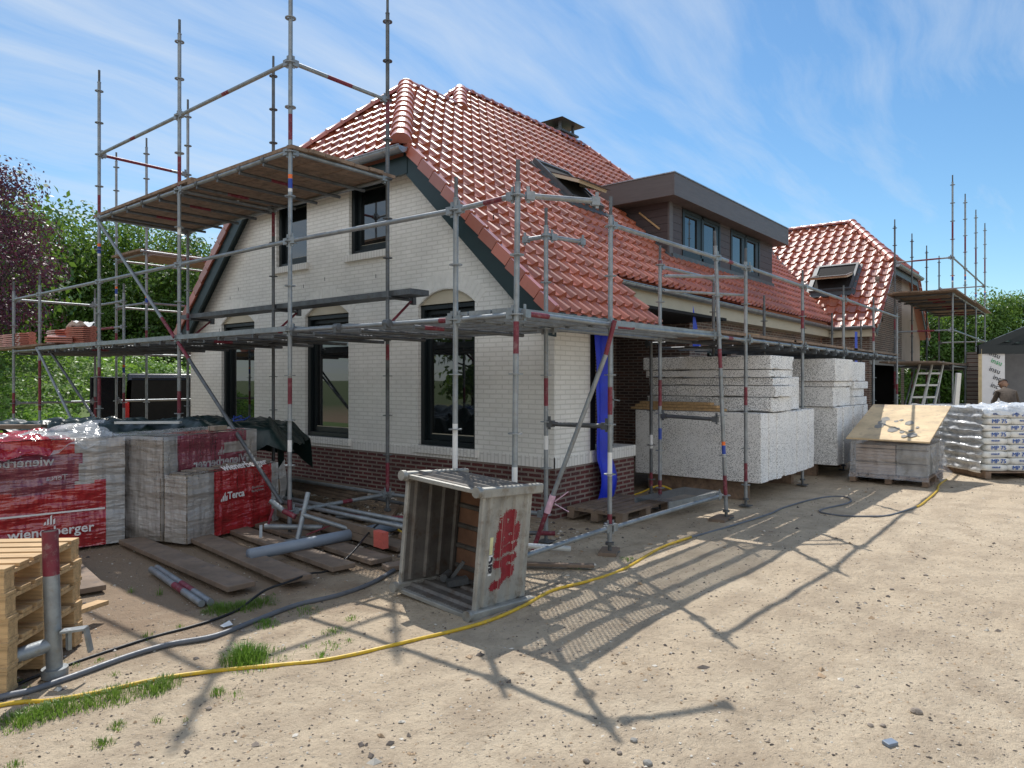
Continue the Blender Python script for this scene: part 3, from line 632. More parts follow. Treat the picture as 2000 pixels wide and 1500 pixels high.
# ------------------------------------------------------------------ scaffolding
def standard(sc,x,y,z0,z1,bands=(),lean=(0,0),base=True,r=.0242,spig=True,mat='steel',off=.3,cap=None):
    """vertical tube with rosettes every 0.5 m (z = off + k/2)"""
    P=lambda z:(x+lean[0]*(z-2.3),y+lean[1]*(z-2.3),z)
    mb=MB(); zs=z1-.2 if spig else z1
    ev=sorted(set([z0,zs]+[b for q in bands for b in q[:2] if z0<b<zs]))
    for a,b in zip(ev,ev[1:]):
        mid=(a+b)/2; m=0
        for q in bands:
            if q[0]<=mid<=q[1]: m=q[2]
        mb.tube(P(a),P(b),r,12,m,caps=False)
    if spig: mb.tube(P(zs),P(zs+.012),r*1.15,10,0); mb.tube(P(zs),P(z1),r*.72,10,5)
    k=math.ceil((z0+.03-off)/.5)
    while off+k*.5<zs-.02:
        z=off+k*.5; c=Vector(P(z)); 
        n=16; ro=.061; ring=[]
        vs=[]
        for zz_ in (-.005,.005):
            for rad in (ro,.040): vs+=[c+Vector((math.cos(2*math.pi*i/n)*rad,math.sin(2*math.pi*i/n)*rad,zz_)) for i in range(n)]
        fs=[]
        for i in range(n):
            j=(i+1)%n; fs+=[(i,j,n+j,n+i),(2*n+i,3*n+i,3*n+j,2*n+j),(i,2*n+i,2*n+j,j),(n+i,n+j,3*n+j,3*n+i)]
        mb.add(vs,fs,0)
        for i in range(4):
            a=math.pi/4+i*math.pi/2; mb.bar(c+Vector((math.cos(a)*.02,math.sin(a)*.02,0)),c+Vector((math.cos(a)*.05,math.sin(a)*.05,0)),.012,.009)
        k+=1
    o=mb.build('standard',[M[mat],M['redpaint'],M['orange'],M['blue'],M['paper'],M['steel_dark']],sc)
    if base:
        b=MB(); c=Vector(P(z0)); g=-.01
        b.tube((c.x,c.y,g+.03),(c.x,c.y,z0+.02),r*.78,10); b.box((c.x-.075,c.y-.075,g+.02),(c.x+.075,c.y+.075,g+.03)); b.tube((c.x,c.y,z0-.03),(c.x,c.y,z0-.005),.045,8)
        b.build('base_jack',M['steel_dark'],sc)
    return o
def ledger(sc,p,q,mat='steel',r=.0242,red=None,heads=True,name='ledger'):
    p=Vector(p);q=Vector(q);d=(q-p).normalized(); L=(q-p).length; mb=MB()
    ev=[.05,L-.05]
    if red: ev=sorted(set(ev+[red[0]*L,red[1]*L]))
    for a,b in zip(ev,ev[1:]): mb.tube(p+d*a,p+d*b,r,10,1 if red and red[0]*L<=(a+b)/2<=red[1]*L else 0,caps=True)
    if heads:
        for e,sg in ((p,1),(q,-1)):
            a=e+d*sg*.025; mb.bar(a,e+d*sg*.10,.05,.07); w=e+d*sg*.045; mb.bar(w+Vector((0,0,-.06)),w+Vector((0,0,.08)),.010,.028,up=d)
    return mb.build(name,[M[mat],M['redpaint']],sc)
def board(sc,a,b,w,th,mat,name='deck_board'):
    mb=MB().bar(a,b,w,th); return mb.build(name,mat if not isinstance(mat,str) else M[mat],sc)
def steel_deck(sc,p,q,w=.31):
    """perforated steel plank with folded edges"""
    p=Vector(p);q=Vector(q);d=(q-p).normalized();s=d.cross(Vector((0,0,1))).normalized(); mb=MB()
    mb.add([p-s*w/2,p+s*w/2,q+s*w/2,q-s*w/2],[(0,1,2,3)],0)
    for sg in (-1,1):
        mb.bar(p+s*sg*(w/2-.012)+Vector((0,0,-.03)),q+s*sg*(w/2-.012)+Vector((0,0,-.03)),.022,.058,1)
    for e,sg in ((p,1),(q,-1)): mb.bar(e-s*w*.45+Vector((0,0,-.02)),e+s*w*.45+Vector((0,0,-.02)),.04,.05,1)
    return mb.build('steel_deck',[M['perf'],M['steel']],sc)
XO,XI=4.6,6.02
sc=thing('scaffold','grey tube scaffold in front of the white gable with a high wooden deck','scaffold',(XO,9.4,0))
R1,OR,BL,ST=1,2,3,4
def ob(z): return [(z,z+.045,OR),(z-.11,z-.005,BL),(z-.15,z-.115,ST)]
YS=[6.93,9.5,12.12]
standard(sc,4.66,3.74,.12,3.6,[(1.97,2.24,1),(.78,1.02,4),(.12,.3,1)],lean=(.012,-.004))
standard(sc,4.72,4.50,.12,3.6,[(.80,1.35,4)],lean=(.0,-.005))
standard(sc,XO,6.93,.12,6.6,[(4.43,4.72,1),(1.48,1.77,1),(.30,.42,1),(.95,1.08,4)]+ob(4.0),lean=(.006,.006))
standard(sc,XO,9.5,.12,6.6,[(4.35,4.75,1),(1.3,1.6,1),(3.7,3.8,4)],lean=(.003,.004))
standard(sc,XO,12.12,.12,6.63,[(4.38,4.66,1),(1.35,1.95,1)]+ob(3.85))
standard(sc,XO,14.74,.12,3.65,[(1.2,2.1,1)]); standard(sc,XO,16.15,.12,3.65,[(1.1,1.5,1)]+ob(.95))
standard(sc,6.18,4.55,.12,3.6,[(1.47,1.77,1),(1.0,1.15,4)])
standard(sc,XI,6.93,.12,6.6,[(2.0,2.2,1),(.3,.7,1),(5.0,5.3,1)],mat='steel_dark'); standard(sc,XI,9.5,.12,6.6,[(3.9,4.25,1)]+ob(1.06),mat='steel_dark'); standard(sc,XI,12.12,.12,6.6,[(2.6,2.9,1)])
standard(sc,6.05,14.76,.12,3.65,[(1.2,1.5,1)]+ob(2.0)); standard(sc,6.05,16.15,.12,3.65,[(.9,1.4,1)]+ob(.95))
for a,b in ((3.74,4.5),(4.5,6.93),(6.93,9.5),(9.5,12.12),(12.12,14.74),(14.74,16.15)):
    xa=4.66 if a<4 else (4.72 if a<5 else XO); xb=4.72 if b<5 else XO
    ledger(sc,(xa,a,3.3),(xb,b,3.3),red=(.2,.5) if a<4 else None); ledger(sc,(xa,a,2.3),(xb,b,2.3),red=(.02,.08) if a>4 else None)
for a,b in ((6.93,9.5),(9.5,12.12)):
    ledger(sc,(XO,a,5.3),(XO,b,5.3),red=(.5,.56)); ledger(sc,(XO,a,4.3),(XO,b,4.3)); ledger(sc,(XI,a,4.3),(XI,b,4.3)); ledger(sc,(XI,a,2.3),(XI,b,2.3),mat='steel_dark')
ledger(sc,(6.18,4.55,2.3),(XI,6.93,2.3)); ledger(sc,(XI,12.12,2.3),(6.05,14.76,2.3)); 
for y in (6.93,12.12): ledger(sc,(XO,y,5.3),(XI,y,5.3),red=(.35,.6) if y<9 else (.0,.8))
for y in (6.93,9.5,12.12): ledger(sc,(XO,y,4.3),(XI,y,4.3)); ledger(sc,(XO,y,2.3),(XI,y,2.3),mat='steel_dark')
# transom tubes clamped under the high deck and the low deck
for k,y in enumerate(np.arange(7.45,12.1,.52)): ledger(sc,(XO-.06,y,4.25),(XI+.1,y,4.25),mat='steel_dark',r=.021,heads=False,name='transom',red=(.3,.5) if k%2 else None)
for k,y in enumerate(np.arange(4.9,15.9,.78)): ledger(sc,(XO-.07,y,2.245),(XI+.25,y,2.245),mat='steel_dark',r=.021,heads=False,name='transom',red=(.1,.25) if k%5==0 else None)
for y in np.arange(5.3,14.6,.78):
    MB().tube((XO,y-.035,2.3),(XO,y+.035,2.3),.04,10).box((XO-.035,y-.02,2.24),(XO+.03,y+.02,2.29)).build('coupler',M['steel_dark'],sc)
for y in np.arange(7.45,12.1,.52): MB().tube((XO,y-.03,4.3),(XO,y+.03,4.3),.036,8).build('coupler',M['steel_dark'],sc)
# decks
for k in range(7):
    x=XO+.03+k*.222; y0=6.90+random.uniform(-.05,.04); ym=9.45+random.uniform(-.3,.3)
    board(sc,(x+.06,y0,4.345+.004*(k%2)),(x+.06,ym,4.345),.212,.04,'wood_old'); board(sc,(x+.06,ym-.10,4.388),(x+.06,12.28+random.uniform(-.1,.1),4.35),.212,.04,'wood_old')
for k in range(5):
    x=XO+.10+k*.30; 
    for a,b in ((6.95,9.48),(9.52,12.1),(12.14,14.72)): steel_deck(sc,(x,a,2.35),(x,b,2.35),.29)
for k in range(5):
    x=XO+.10+k*.30
    if x>4.7: steel_deck(sc,(x,4.55,2.352),(x,6.91,2.352),.29)
for k in range(2): steel_deck(sc,(XI+.25+k*.28,4.6,2.355),(XI+.25+k*.28,6.9,2.355),.26)
for k in range(6): board(sc,(XO+.05+k*.26,14.5+random.uniform(-.1,.1),2.385),(XO+.05+k*.26,17.1+random.uniform(-.2,.1),2.36),.235,.035,'wood_old')
# steel planks lying on edge on the deck
for (x,a,b,z) in ((5.35,6.9,10.1,2.36),(5.55,9.0,13.4,2.36)): 
    mb=MB().box((x,a,z),(x+.31,b,z+.06)).box((x-.004,a-.04,z-.002),(x+.32,a,z+.064)); mb.build('loose_deck_plank',M['steel'],sc)
# brackets towards the wall carrying a narrow deck at 2.8 m
for y in (6.93,9.5,12.12):
    mb=MB().tube((XI,y,2.8),(XI+.46,y,2.8),.02,8,0).tube((XI+.02,y,2.45),(XI+.40,y,2.78),.017,8,1).box((XI+.41,y-.03,2.74),(XI+.47,y+.03,2.86),0); mb.build('bracket',[M['steel_dark'],M['redpaint']],sc)
MB().box((XI+.04,6.55,2.82),(XI+.36,9.48,2.89)).box((XI+.04,9.52,2.82),(XI+.36,12.45,2.89)).build('narrow_deck',M['steel_dark'],sc)
# diagonals
def brace(sc,p,q,mat='steel',red=None,r=.0235):
    return ledger(sc,p,q,mat,r,red,False,'diagonal_brace')
brace(sc,(4.56,12.16,4.32),(4.56,9.55,2.32),red=(.86,1)); brace(sc,(4.56,9.45,2.25),(4.56,6.98,.33),'steel_dark',red=(0,.12))
brace(sc,(4.56,14.8,2.36),(4.56,12.16,.35)); brace(sc,(4.64,14.42,2.3),(4.9,11.7,.3),'steel_dark')
for z in (.8,1.3): ledger(sc,(XO,16.15,z),(6.05,16.15,z)); 
ledger(sc,(XO,16.15,3.3),(6.05,16.15,3.3)); ledger(sc,(XO,16.15,2.3),(6.05,16.15,2.3)); ledger(sc,(6.05,14.76,3.3),(6.05,16.15,3.3)); ledger(sc,(XO,14.74,2.3),(6.05,14.76,2.3))
ledger(sc,(6.05,14.76,.8),(6.05,16.15,.8)); ledger(sc,(6.05,14.76,2.8),(6.05,16.15,2.8),red=(.3,.9))
# low ledgers near the ground
ledger(sc,(XI,6.93,.3),(6.18,4.55,.3)); ledger(sc,(XO,6.93,.28),(XI,6.93,.3),red=(.5,.6)); ledger(sc,(XI,9.5,.3),(XI,6.93,.3)); ledger(sc,(4.66,3.74,.25),(6.2,3.76,.26))
# short loose tubes and the corner brace
ledger(sc,(4.70,3.70,3.3),(5.30,3.30,3.3)); ledger(sc,(6.22,4.54,3.3),(6.76,4.42,3.3))
ledger(sc,(6.18,4.55,1.28),(6.2,3.76,1.28),mat='steel_dark')
mb=MB().tube((6.12,3.66,2.34),(6.08,3.74,2.0),.024,12,1).tube((6.08,3.74,2.0),(5.84,4.26,.48),.024,12,0).tube((5.84,4.26,.48),(5.76,4.42,-.02),.024,12,1).tube((5.855,4.225,.58),(5.83,4.28,.40),.033,12,2)
mb.bar((5.85,4.2,.52),(5.95,4.1,.62),.03,.004,2).bar((5.85,4.2,.5),(5.93,4.08,.42),.03,.004,2).build('diagonal_brace',[M['steel'],M['redpaint'],M['pink']],sc)
# ---- side scaffold
YO,YI=3.74,4.52
s2=thing('scaffold','long low scaffold of grey tubes along the tiled eaves behind the foam blocks','scaffold',(12.4,3.74,0))
standard(s2,6.20,3.76,.12,3.6,[(1.40,1.68,1),(.78,1.02,4),(.28,.4,1)],lean=(.006,0))
standard(s2,8.58,3.62,.12,3.62,[(1.9,2.14,1),(.3,.55,1),(3.5,3.65,1)]+ob(.93),lean=(-.03,.03)); standard(s2,8.70,4.5,.12,3.56,[(1.4,1.75,1),(.2,.4,1),(.95,1.1,3),(3.3,3.6,1)])
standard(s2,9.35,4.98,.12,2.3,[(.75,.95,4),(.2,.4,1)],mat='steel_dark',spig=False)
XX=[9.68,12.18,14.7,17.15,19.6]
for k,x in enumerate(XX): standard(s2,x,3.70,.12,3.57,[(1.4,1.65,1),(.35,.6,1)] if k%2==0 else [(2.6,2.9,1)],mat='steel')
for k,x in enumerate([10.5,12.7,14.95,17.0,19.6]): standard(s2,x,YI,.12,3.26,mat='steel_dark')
ledger(s2,(6.2,3.76,3.32),(8.6,3.64,3.28),red=None); ledger(s2,(8.70,4.5,3.28),(10.5,4.5,3.3)); 
for z in (3.3,2.3):
    for a,b in zip([8.6]+XX,XX): ledger(s2,(a,3.66,z),(b,3.70,z),red=(.35,.5) if a<9 else None)
    for a,b in zip([8.7,10.5,12.7,14.95,17.0],[10.5,12.7,14.95,17.0,19.6]): 
        if z<3: ledger(s2,(a,YI,z),(b,YI,z),mat='steel_dark')
for x in [9.68,12.18,14.7,17.15,19.6]: ledger(s2,(x,3.7,2.3),(x+.05,5.3,2.3),mat='steel_dark')
for x in np.arange(10.3,19.5,.62): MB().tube((x-.03,3.69,2.3),(x+.03,3.69,2.3),.04,8).box((x-.02,3.65,2.2),(x+.02,3.72,2.28)).tube((x,3.6,2.25),(x,5.3,2.25),.02,8).build('transom',M['steel_dark'],s2)
ledger(s2,(6.2,3.76,2.3),(8.58,3.66,2.3),red=(0,.18)); ledger(s2,(4.68,3.70,2.31),(6.2,3.72,2.3),red=(.05,.25)); ledger(s2,(6.2,4.5,2.3),(8.7,4.5,2.3))
for k in range(3): steel_deck(s2,(4.70+.02*k,3.90+k*.29,2.36),(6.18,3.90+k*.29,2.36),.28); steel_deck(s2,(6.22,3.87+k*.29,2.355),(8.62,3.80+k*.29,2.355),.28)
steel_deck(s2,(6.3,4.85,2.40),(9.5,4.85,2.40),.3)
ledger(s2,(6.2,3.76,.25),(8.60,3.60,.30),red=None); ledger(s2,(8.6,3.62,1.25),(8.7,4.5,1.27),mat='steel_dark'); ledger(s2,(6.2,4.5,3.3),(6.2,4.9,3.3))
for k in range(5): 
    y=3.8+k*.26
    for a,b in ((8.75,12.0),(11.9,15.6),(15.5,19.9)): board(s2,(a+random.uniform(-.3,.3),y,2.375+.012*(k%2)),(b+random.uniform(-.2,.3),y,2.37),.225,.038,'wood_old' if (k+int(a))%3 else 'wood_grey')
board(s2,(9.2,4.15,2.42),(10.6,3.95,2.415),.23,.03,'wood_new')
MB().tube((8.72,4.45,3.15),(9.75,3.75,3.18),.022,10).tube((8.72,4.45,2.95),(9.75,3.75,2.93),.018,10).build('guard_rail',M['steel'],s2)
# ---- far scaffold
s3=thing('scaffold','tall scaffold with plank deck and six high bare uprights beside the far brick gable','scaffold',(26.8,3.0,0))
FX=[22.9,25.45,28.05,30.65]
for k,x in enumerate(FX):
    standard(s3,x,2.95,.12,7.4,[(5.6,6.1,1)]+ob(4.6+.3*(k%2)),off=.13); standard(s3,x,4.38,.12,6.38,[(1.5,2.0,1),(3.2,3.5,1)],off=.13,mat='steel_dark')
    ledger(s3,(x,2.95,4.13),(x,4.38,4.13),mat='steel_dark'); ledger(s3,(x,2.95,2.13),(x,4.38,2.13),mat='steel_dark'); 
ledger(s3,(22.9,2.95,5.13),(22.9,4.38,5.13),red=(.2,.7)); ledger(s3,(30.65,2.95,5.13),(30.65,4.38,5.13))
ledger(s3,(22.9,2.95,3.13),(22.9,4.38,3.13),red=(.3,.6)); ledger(s3,(30.65,2.95,3.13),(30.65,4.38,3.13))
for a,b in zip(FX,FX[1:]):
    for z in (4.13,5.13,3.13,2.13): ledger(s3,(a,2.95,z),(b,2.95,z))
    ledger(s3,(a,4.38,4.13),(b,4.38,4.13),mat='steel_dark'); ledger(s3,(a,4.38,2.13),(b,4.38,2.13),mat='steel_dark')
    for f in (.33,.66): ledger(s3,(a+(b-a)*f,2.85,4.08),(a+(b-a)*f,4.5,4.08),mat='steel_dark',heads=False,name='transom',red=(.3,.5))
for k in range(8):
    y=2.9+k*.215; board(s3,(22.35+random.uniform(-.25,.1),y,4.185),(26.6,y,4.18),.205,.04,'wood_old'); board(s3,(26.4,y,4.22),(30.95+random.uniform(-.1,.2),y,4.185),.205,.04,'wood_old')
    if k<6: board(s3,(20.2+random.uniform(-.3,.1),y+.1,2.20),(25.6,y+.1,2.19),.205,.04,'wood_grey'); board(s3,(25.4,y+.1,2.235),(30.9,y+.1,2.19),.205,.04,'wood_old')
brace(s3,(22.9,4.3,.3),(25.45,4.3,2.1)); brace(s3,(25.45,3.0,2.1),(28.05,3.0,.3)); brace(s3,(28.05,4.3,.3),(30.65,4.3,2.1))
# ---- rear-left scaffold along the hidden long side
s4=thing('scaffold','back scaffold standing left of the gable with a small plank deck among the trees','scaffold',(7.8,15.4,0))
for x in (6.48,9.05):
    for y in (14.75,16.18): standard(s4,x,y,.12,6.62,[(2.4,2.75,1)]+ob(3.4+.3*(y>15)))
for z in (4.3,3.3,2.3):
    ledger(s4,(6.48,14.75,z),(6.48,16.18,z)); ledger(s4,(6.48,14.75,z),(9.05,14.75,z),red=(.3,.5)); ledger(s4,(6.48,16.18,z),(9.05,16.18,z))
for k in range(5): board(s4,(6.35,14.85+k*.28,4.36),(8.9+.1*k,14.85+k*.28,4.36),.25,.04,'wood_old')
ledger(s4,(6.3,14.7,4.33),(9.6,14.7,4.33),heads=False)
ledger(s4,(6.48,16.18,.8),(9.05,16.18,.8)); ledger(s4,(6.48,16.18,1.3),(9.05,16.18,1.3))
# ------------------------------------------------------------------ foam slabs
FG='speckled white foam insulation slabs piled beside the scaffold'
def slab(a,b,label,rot=0,dx=0):
    c=((a[0]+b[0])/2,(a[1]+b[1])/2,a[2]); o=thing('foam_slab',label,'foam slab',c,rot,FG)
    # one-mesh thing: put the mesh itself at top level
    bpy.data.objects.remove(o)
    h=[(b[i]-a[i])/2 for i in range(3)]
    bm=bmesh.new(); bmesh.ops.create_cube(bm,size=1); bmesh.ops.subdivide_edges(bm,edges=bm.edges[:],cuts=9,use_grid_fill=True)
    for v in bm.verts:
        q=v.co.copy(); e=sum(abs(abs(k_)-.5)<1e-4 for k_ in q); v.co=Vector((q.x*2*h[0],q.y*2*h[1],(q.z+.5)*2*h[2])); w_=Vector(c)+v.co
        v.co+=Vector([noise.noise(w_*2.3+Vector((k_*7,0,k_))) for k_ in range(3)])*.0016
        if e>=2 and noise.noise(w_*5.1)>.42: v.co-=Vector((q.x*h[0]*.03/h[0],q.y*.03,q.z*.03))*1.0
    me=bpy.data.meshes.new('foam_slab'); bm.to_mesh(me); bm.free(); me.materials.append(M['foam']); ob=bpy.data.objects.new('foam_slab',me); C.objects.link(ob)
    bv=ob.modifiers.new('bevel','BEVEL'); bv.width=.007; bv.segments=2; bv.limit_method='ANGLE'
    ob.location=c; ob.rotation_euler=(0,0,rot); return tag(ob,label,'foam slab',FG)
ORD=['first','second','third','fourth','fifth','sixth','seventh','eighth','ninth','tenth']
for k in range(8):
    x=10.1+k*.31
    slab((x,3.64-.012*(k%3)-.02*(k==3),.27+.01*(k%2)),(x+.305,5.66+.03*(k%2),1.27-.006*(k%3)),f'upright foam slab standing on edge in the near pile, {ORD[k]} from the scaffold corner end')
ups=[(10.40,3.60,1.28,1.49,11.28,5.62,0),(10.42,3.55,1.50,1.66,11.42,5.58,.01),(10.44,3.58,1.67,1.78,11.40,5.60,-.01),(10.38,3.62,1.79,1.90,11.42,5.62,0),(10.36,3.60,1.91,2.11,11.42,5.66,.004)]
nm=['lowest','second lowest','middle','second highest','topmost']
for k,(x0,y0,z0,z1,x1,y1,r) in enumerate(ups): slab((x0,y0,z0),(x1,y1,z1),f'foam slab lying flat on the near pile, {nm[k]} of the five flat ones',r)
slab((11.5,3.7,1.28),(12.0,5.5,1.80),'short thick foam block lying behind the flat slabs on the near pile')
for k in range(6):
    x=13.5+k*.36; slab((x,3.50-.02*(k%2),.22),(x+.35,5.55,1.26),f'upright foam slab standing on edge in the farther pile, {ORD[k]} counted from the near pile')
sec=[(13.45,3.56,1.27,1.62,'lowest left'),(13.45,3.54,1.63,1.72,'thin lower left'),(13.38,3.50,1.73,2.13,'large top left')]
for x,y,z0,z1,n_ in sec: slab((x,y,z0),(x+1.18,5.5,z1),f'flat foam slab in the {n_} place of the farther pile')
for k,(z0,z1) in enumerate([(1.27,1.42),(1.43,1.57),(1.58,1.72),(1.73,2.10)]): slab((14.68,3.50+.03*(k%2),z0),(15.75-.1*((k+1)%3),5.5,z1),f'flat foam slab at the right end of the farther pile, {["bottom","second","third","top"][k]} layer')
for i,(x,lab) in enumerate([(10.3,'timber bearer lying under the near foam pile at its left end'),(12.3,'timber bearer lying under the near foam pile at its right end'),(13.7,'timber bearer lying under the farther foam pile at its left end'),(15.3,'timber bearer lying under the farther foam pile at its right end')]):
    tag(MB().box((x-.06,3.9,-.01),(x+.06,5.5,.255 if i<2 else .21)).build('timber_bearer',M['wood_old']),lab,'timber')
for k in range(3): tag(MB().bar((10.22,4.22+.1*k,1.30+.045*k),(10.24,5.78-.08*k,1.30+.045*k),.14,.04).build('wooden_batten',M['wood_new']),f'orange brown batten lying on the near foam pile, {["bottom","middle","top"][k]} of three','batten','battens stacked on the foam')
# ------------------------------------------------------------------ brick packs in printed film
def logo(parent,o,x,y,s,mat):
    """four slanted bars rising to the right"""
    Mx=frame(o,x,y); mb=MB()
    for k,(h0,h1) in enumerate([(0,.38),(0,.66),(0,1.),(.0,.62)]):
        a=k*.26; w=.17; P=[(a,h0),(a+w,h0+.05),(a+w,h1),(a,h1-.16)]
        vs=[Mx@Vector((p[0]*s-.5*s,p[1]*s,.0)) for p in P]+[Mx@Vector((p[0]*s-.5*s,p[1]*s,.002)) for p in P]
        mb.add(vs,[(4,5,6,7),(0,1,5,4),(1,2,6,5),(2,3,7,6),(3,0,4,7)])
    return mb.build('logo',mat,parent,world=False)
def wrap(parent,x0,x1,y0,y1,z0,z1,mf,amp=.012,nm='wrapping_film',mats=None,res=.06,seed=0,top=True,flare=0):
    """wrinkled film shell round a box, material chosen per face by mf(face,u,z)"""
    mb=MB(); 
    def disp(p,n):
        q=Vector(p); a=noise.noise(Vector((q.x*3+seed,q.y*3,q.z*9)))*amp*1.5+noise.noise(Vector((q.x*11,q.y*11+seed,q.z*14)))*amp
        f=flare*max(0,1-(q.z-z0)/.3)**2
        return q+Vector(n)*(abs(a)+.004+f)
    def side(P,Q,n,fid):
        L=(Vector(Q)-Vector(P)).length; nu=max(2,int(L/res)); nv=max(2,int((z1-z0)/res))
        mb.grid(lambda u,v:disp((P[0]+(Q[0]-P[0])*u,P[1]+(Q[1]-P[1])*u,z0+(z1-z0)*v),n),nu,nv,0,True,lambda u,v:mf(fid,u,z0+(z1-z0)*v))
    side((x0,y0),(x1,y0),(0,-1,0),'front'); side((x1,y0),(x1,y1),(1,0,0),'right'); side((x1,y1),(x0,y1),(0,1,0),'back'); side((x0,y1),(x0,y0),(-1,0,0),'left')
    if top: mb.grid(lambda u,v:disp((x0+(x1-x0)*u,y0+(y1-y0)*v,z1),(0,0,1)),int((x1-x0)/res),int((y1-y0)/res),0,True,lambda u,v:mf('top',u,v))
    return mb.build(nm,mats or [M['film'],M['film_red'],M['film_red_dull'],M['film_milky'],M['print_white']],parent,world=False)
PG='brick packs wrapped in printed film'
p1=thing('brick_pack','full brick pack in torn red printed film at the left edge beside the crates','brick pack',(3.30,8.03,0),A(-11),PG)
MB().box((-1.65,.02,.02),(-.02,1.15,1.12)).build('bricks',M['packbrick'],p1,world=False)
def mf1(f,u,z):
    if f=='front':
        lim=.60+.17*(abs(u-.50)*2)**1.5
        if u>.885: return 3 if z<.80 else 0
        if z<.40: return 1 if u>.12 else 0
        if z<lim: return 1 if u>.10 else 3
        if z<.985: return 2 if u<.72+.12*(z-.6) else 0
        return 1 if u<.72 else 3
    if f=='top': return 1 if (u<.7 and z<.5) else 3
    return 0
wrap(p1,-1.67,0,0,1.17,.02,1.14,mf1,.014,res=.035)
# the torn upper sheet folded back over the top
mb=MB(); mb.grid(lambda u,v:(-1.75+1.60*u+.05*math.sin(9*v),-.05+.55*v-.06*math.sin(3*u+1),1.17+.10*u*u+.09*abs(noise.noise(Vector((u*7,v*4,1))))-.21*(1-v)**3+.02*math.sin(26*u)*(1-v)),60,24,0,True,lambda u,v:1 if u<.66 and not (.5<v<.58) else 3)
mb.build('folded_film',[M['film'],M['film_red'],M['film_red_dull'],M['film_milky']],p1,world=False)
text_mesh('wienerberger',.135,frame((-.66,-.024,.22),(1,0,0),(0,0,1)),M['print_white'],p1,'lettering',bold=.002)
logo(p1,(-.68,-.024,.29),(1,0,0),(0,0,1),.10,M['print_white'])
text_mesh('wienerberger',.13,frame((-1.00,-.024,.93),(1,0,0),(0,0,1)),M['film_milky'],p1,'lettering',bold=.002,mirror=True); logo(p1,(-.95,-.024,.99),(1,0,0),(0,0,1),.07,M['film_milky'])
text_mesh('Terca',.08,frame((-.62,-.024,.76),(1,0,0),(0,0,1)),M['film_milky'],p1,'lettering',mirror=True)
MB().box((-1.45,-.021,.395),(-.19,-.024,.412)).build('printed_line',M['print_white'],p1,world=False)
p2=thing('brick_pack','opened brick pack with a missing front row and red film beside the scaffold post','brick pack',(3.64,7.35,0),A(17),PG)
MB().box((.02,.02,.02),(1.38,.34,.70)).box((.02,.36,.02),(1.38,1.22,1.10)).build('bricks',M['packbrick'],p2,world=False)
def mf2(f,u,z):
    if f=='front': return 0 if u<.24 else (1 if u<.90 else 3)
    if f=='top': return 1 if .24<u<.9 else 0
    return 0
wrap(p2,0,1.4,0,.30,.03,.74,mf2,.012,seed=4)
wrap(p2,-.01,1.4,.36,1.24,.03,.70,lambda f,u,z:0,.012,seed=6,top=False)
mb=MB()
for k in range(9): mb.box((.05+k*.15,.08+.01*(k%2),.705),(.05+k*.15+.10,.30,.755+.01*(k%3)))
mb.build('loose_brick_row',M['packbrick'],p2,world=False)
def mf3(f,u,z):
    if f=='front': return (3 if u<.12 else (4 if .865<z<.875 else (2 if (u<.86 and not (u>.62 and .88<z<1.0)) else (1 if (z>.99 and u<.88) else 0))))
    if f=='top': return 1 if .2<u<.85 and z<.4 else 0
    return 0
wrap(p2,.0,1.4,.335,1.24,.70,1.14,mf3,.010,seed=9)
text_mesh('Wienerberger',.15,frame((.83,.318,.80),(1,0,0),(0,0,1)),M['film_milky'],p2,'lettering',bold=.003,mirror=True); logo(p2,(.80,.318,.875),(1,0,0),(0,0,1),.10,M['film_milky'])
text_mesh('wienerberger',.13,frame((.86,.02,.765),(1,0,0),(0,1,.9)),M['print_white'],p2,'lettering',bold=.003)
text_mesh('Terca',.11,frame((.68,-.022,.45),(1,0,0),(0,0,1)),M['print_white'],p2,'lettering',bold=.003); logo(p2,(.50,-.022,.40),(1,0,0),(0,0,1),.10,M['print_white'])
text_mesh('Gevelstenen\nFacing bricks',.04,frame((1.03,-.022,.47),(1,0,0),(0,0,1)),M['film_milky'],p2,'lettering')
mb=MB(); mb.grid(lambda u,v:(1.40+.12*u+.02*v,-.01+.02*math.sin(8*v),.06+.60*v+.10*u*v),4,10); mb.build('loose_film',M['film'],p2,world=False)
tag(MB().box((-.10,-.05,0),(.10,.05,.055),M=Matrix.Rotation(.3,4,'Z')).build('loose_brick',M['packbrick'],None,bevel=.004),'single brick lying on top of the opened red pack','brick').location=(4.33,8.0,1.155)
# tarpaulin over two more packs
a0=Vector((2.35,11.35,0)); a1=Vector((5.25,8.35,0)); dd=(a1-a0); dl=dd.normalized(); dn=Vector((-dl.y,dl.x,0))
for k,(s_,lab) in enumerate([(.25,'brick pack under the left half of the dark green tarpaulin'),(.68,'brick pack under the right half of the dark green tarpaulin')]):
    q=a0+dd*s_+dn*.75; p=thing('brick_pack',lab,'brick pack',(q.x,q.y,0),math.atan2(dl.y,dl.x),'brick packs under the tarpaulin'); MB().box((-.75,-.55,0),(.75,.5,1.0)).build('bricks',M['packbrick'],p,world=False)
def tarp(u,v):
    p=a0+dd*u*1.04+dn*(v*1.5-.02)
    z=1.20-.20*abs(noise.noise(Vector((u*5+v*2,v*2.5,0))))-.13*abs(noise.noise(Vector((u*9-v*4,v*6+u*4,5))))-.05*abs(noise.noise(Vector((u*24+v*9,v*9,2))))+.012*noise.noise(Vector((u*70,v*30,2)))
    z+= .10*math.exp(-((u-.74)/.13)**2)*(1-.3*v) + .03*math.sin(u*5)
    e=max(0,.10-v)/.10; z-=.17*e*e*(1+.5*math.sin(u*23)); p=p-dn*.05*e
    e=max(0,u-.955)/.045; z-=.25*e; p=p+dl*.06*min(e,1)+dl*.04*math.sin(v*14)
    e=max(0,v-.93)/.07; z-=.5*e
    return (p.x,p.y,max(z,.05))
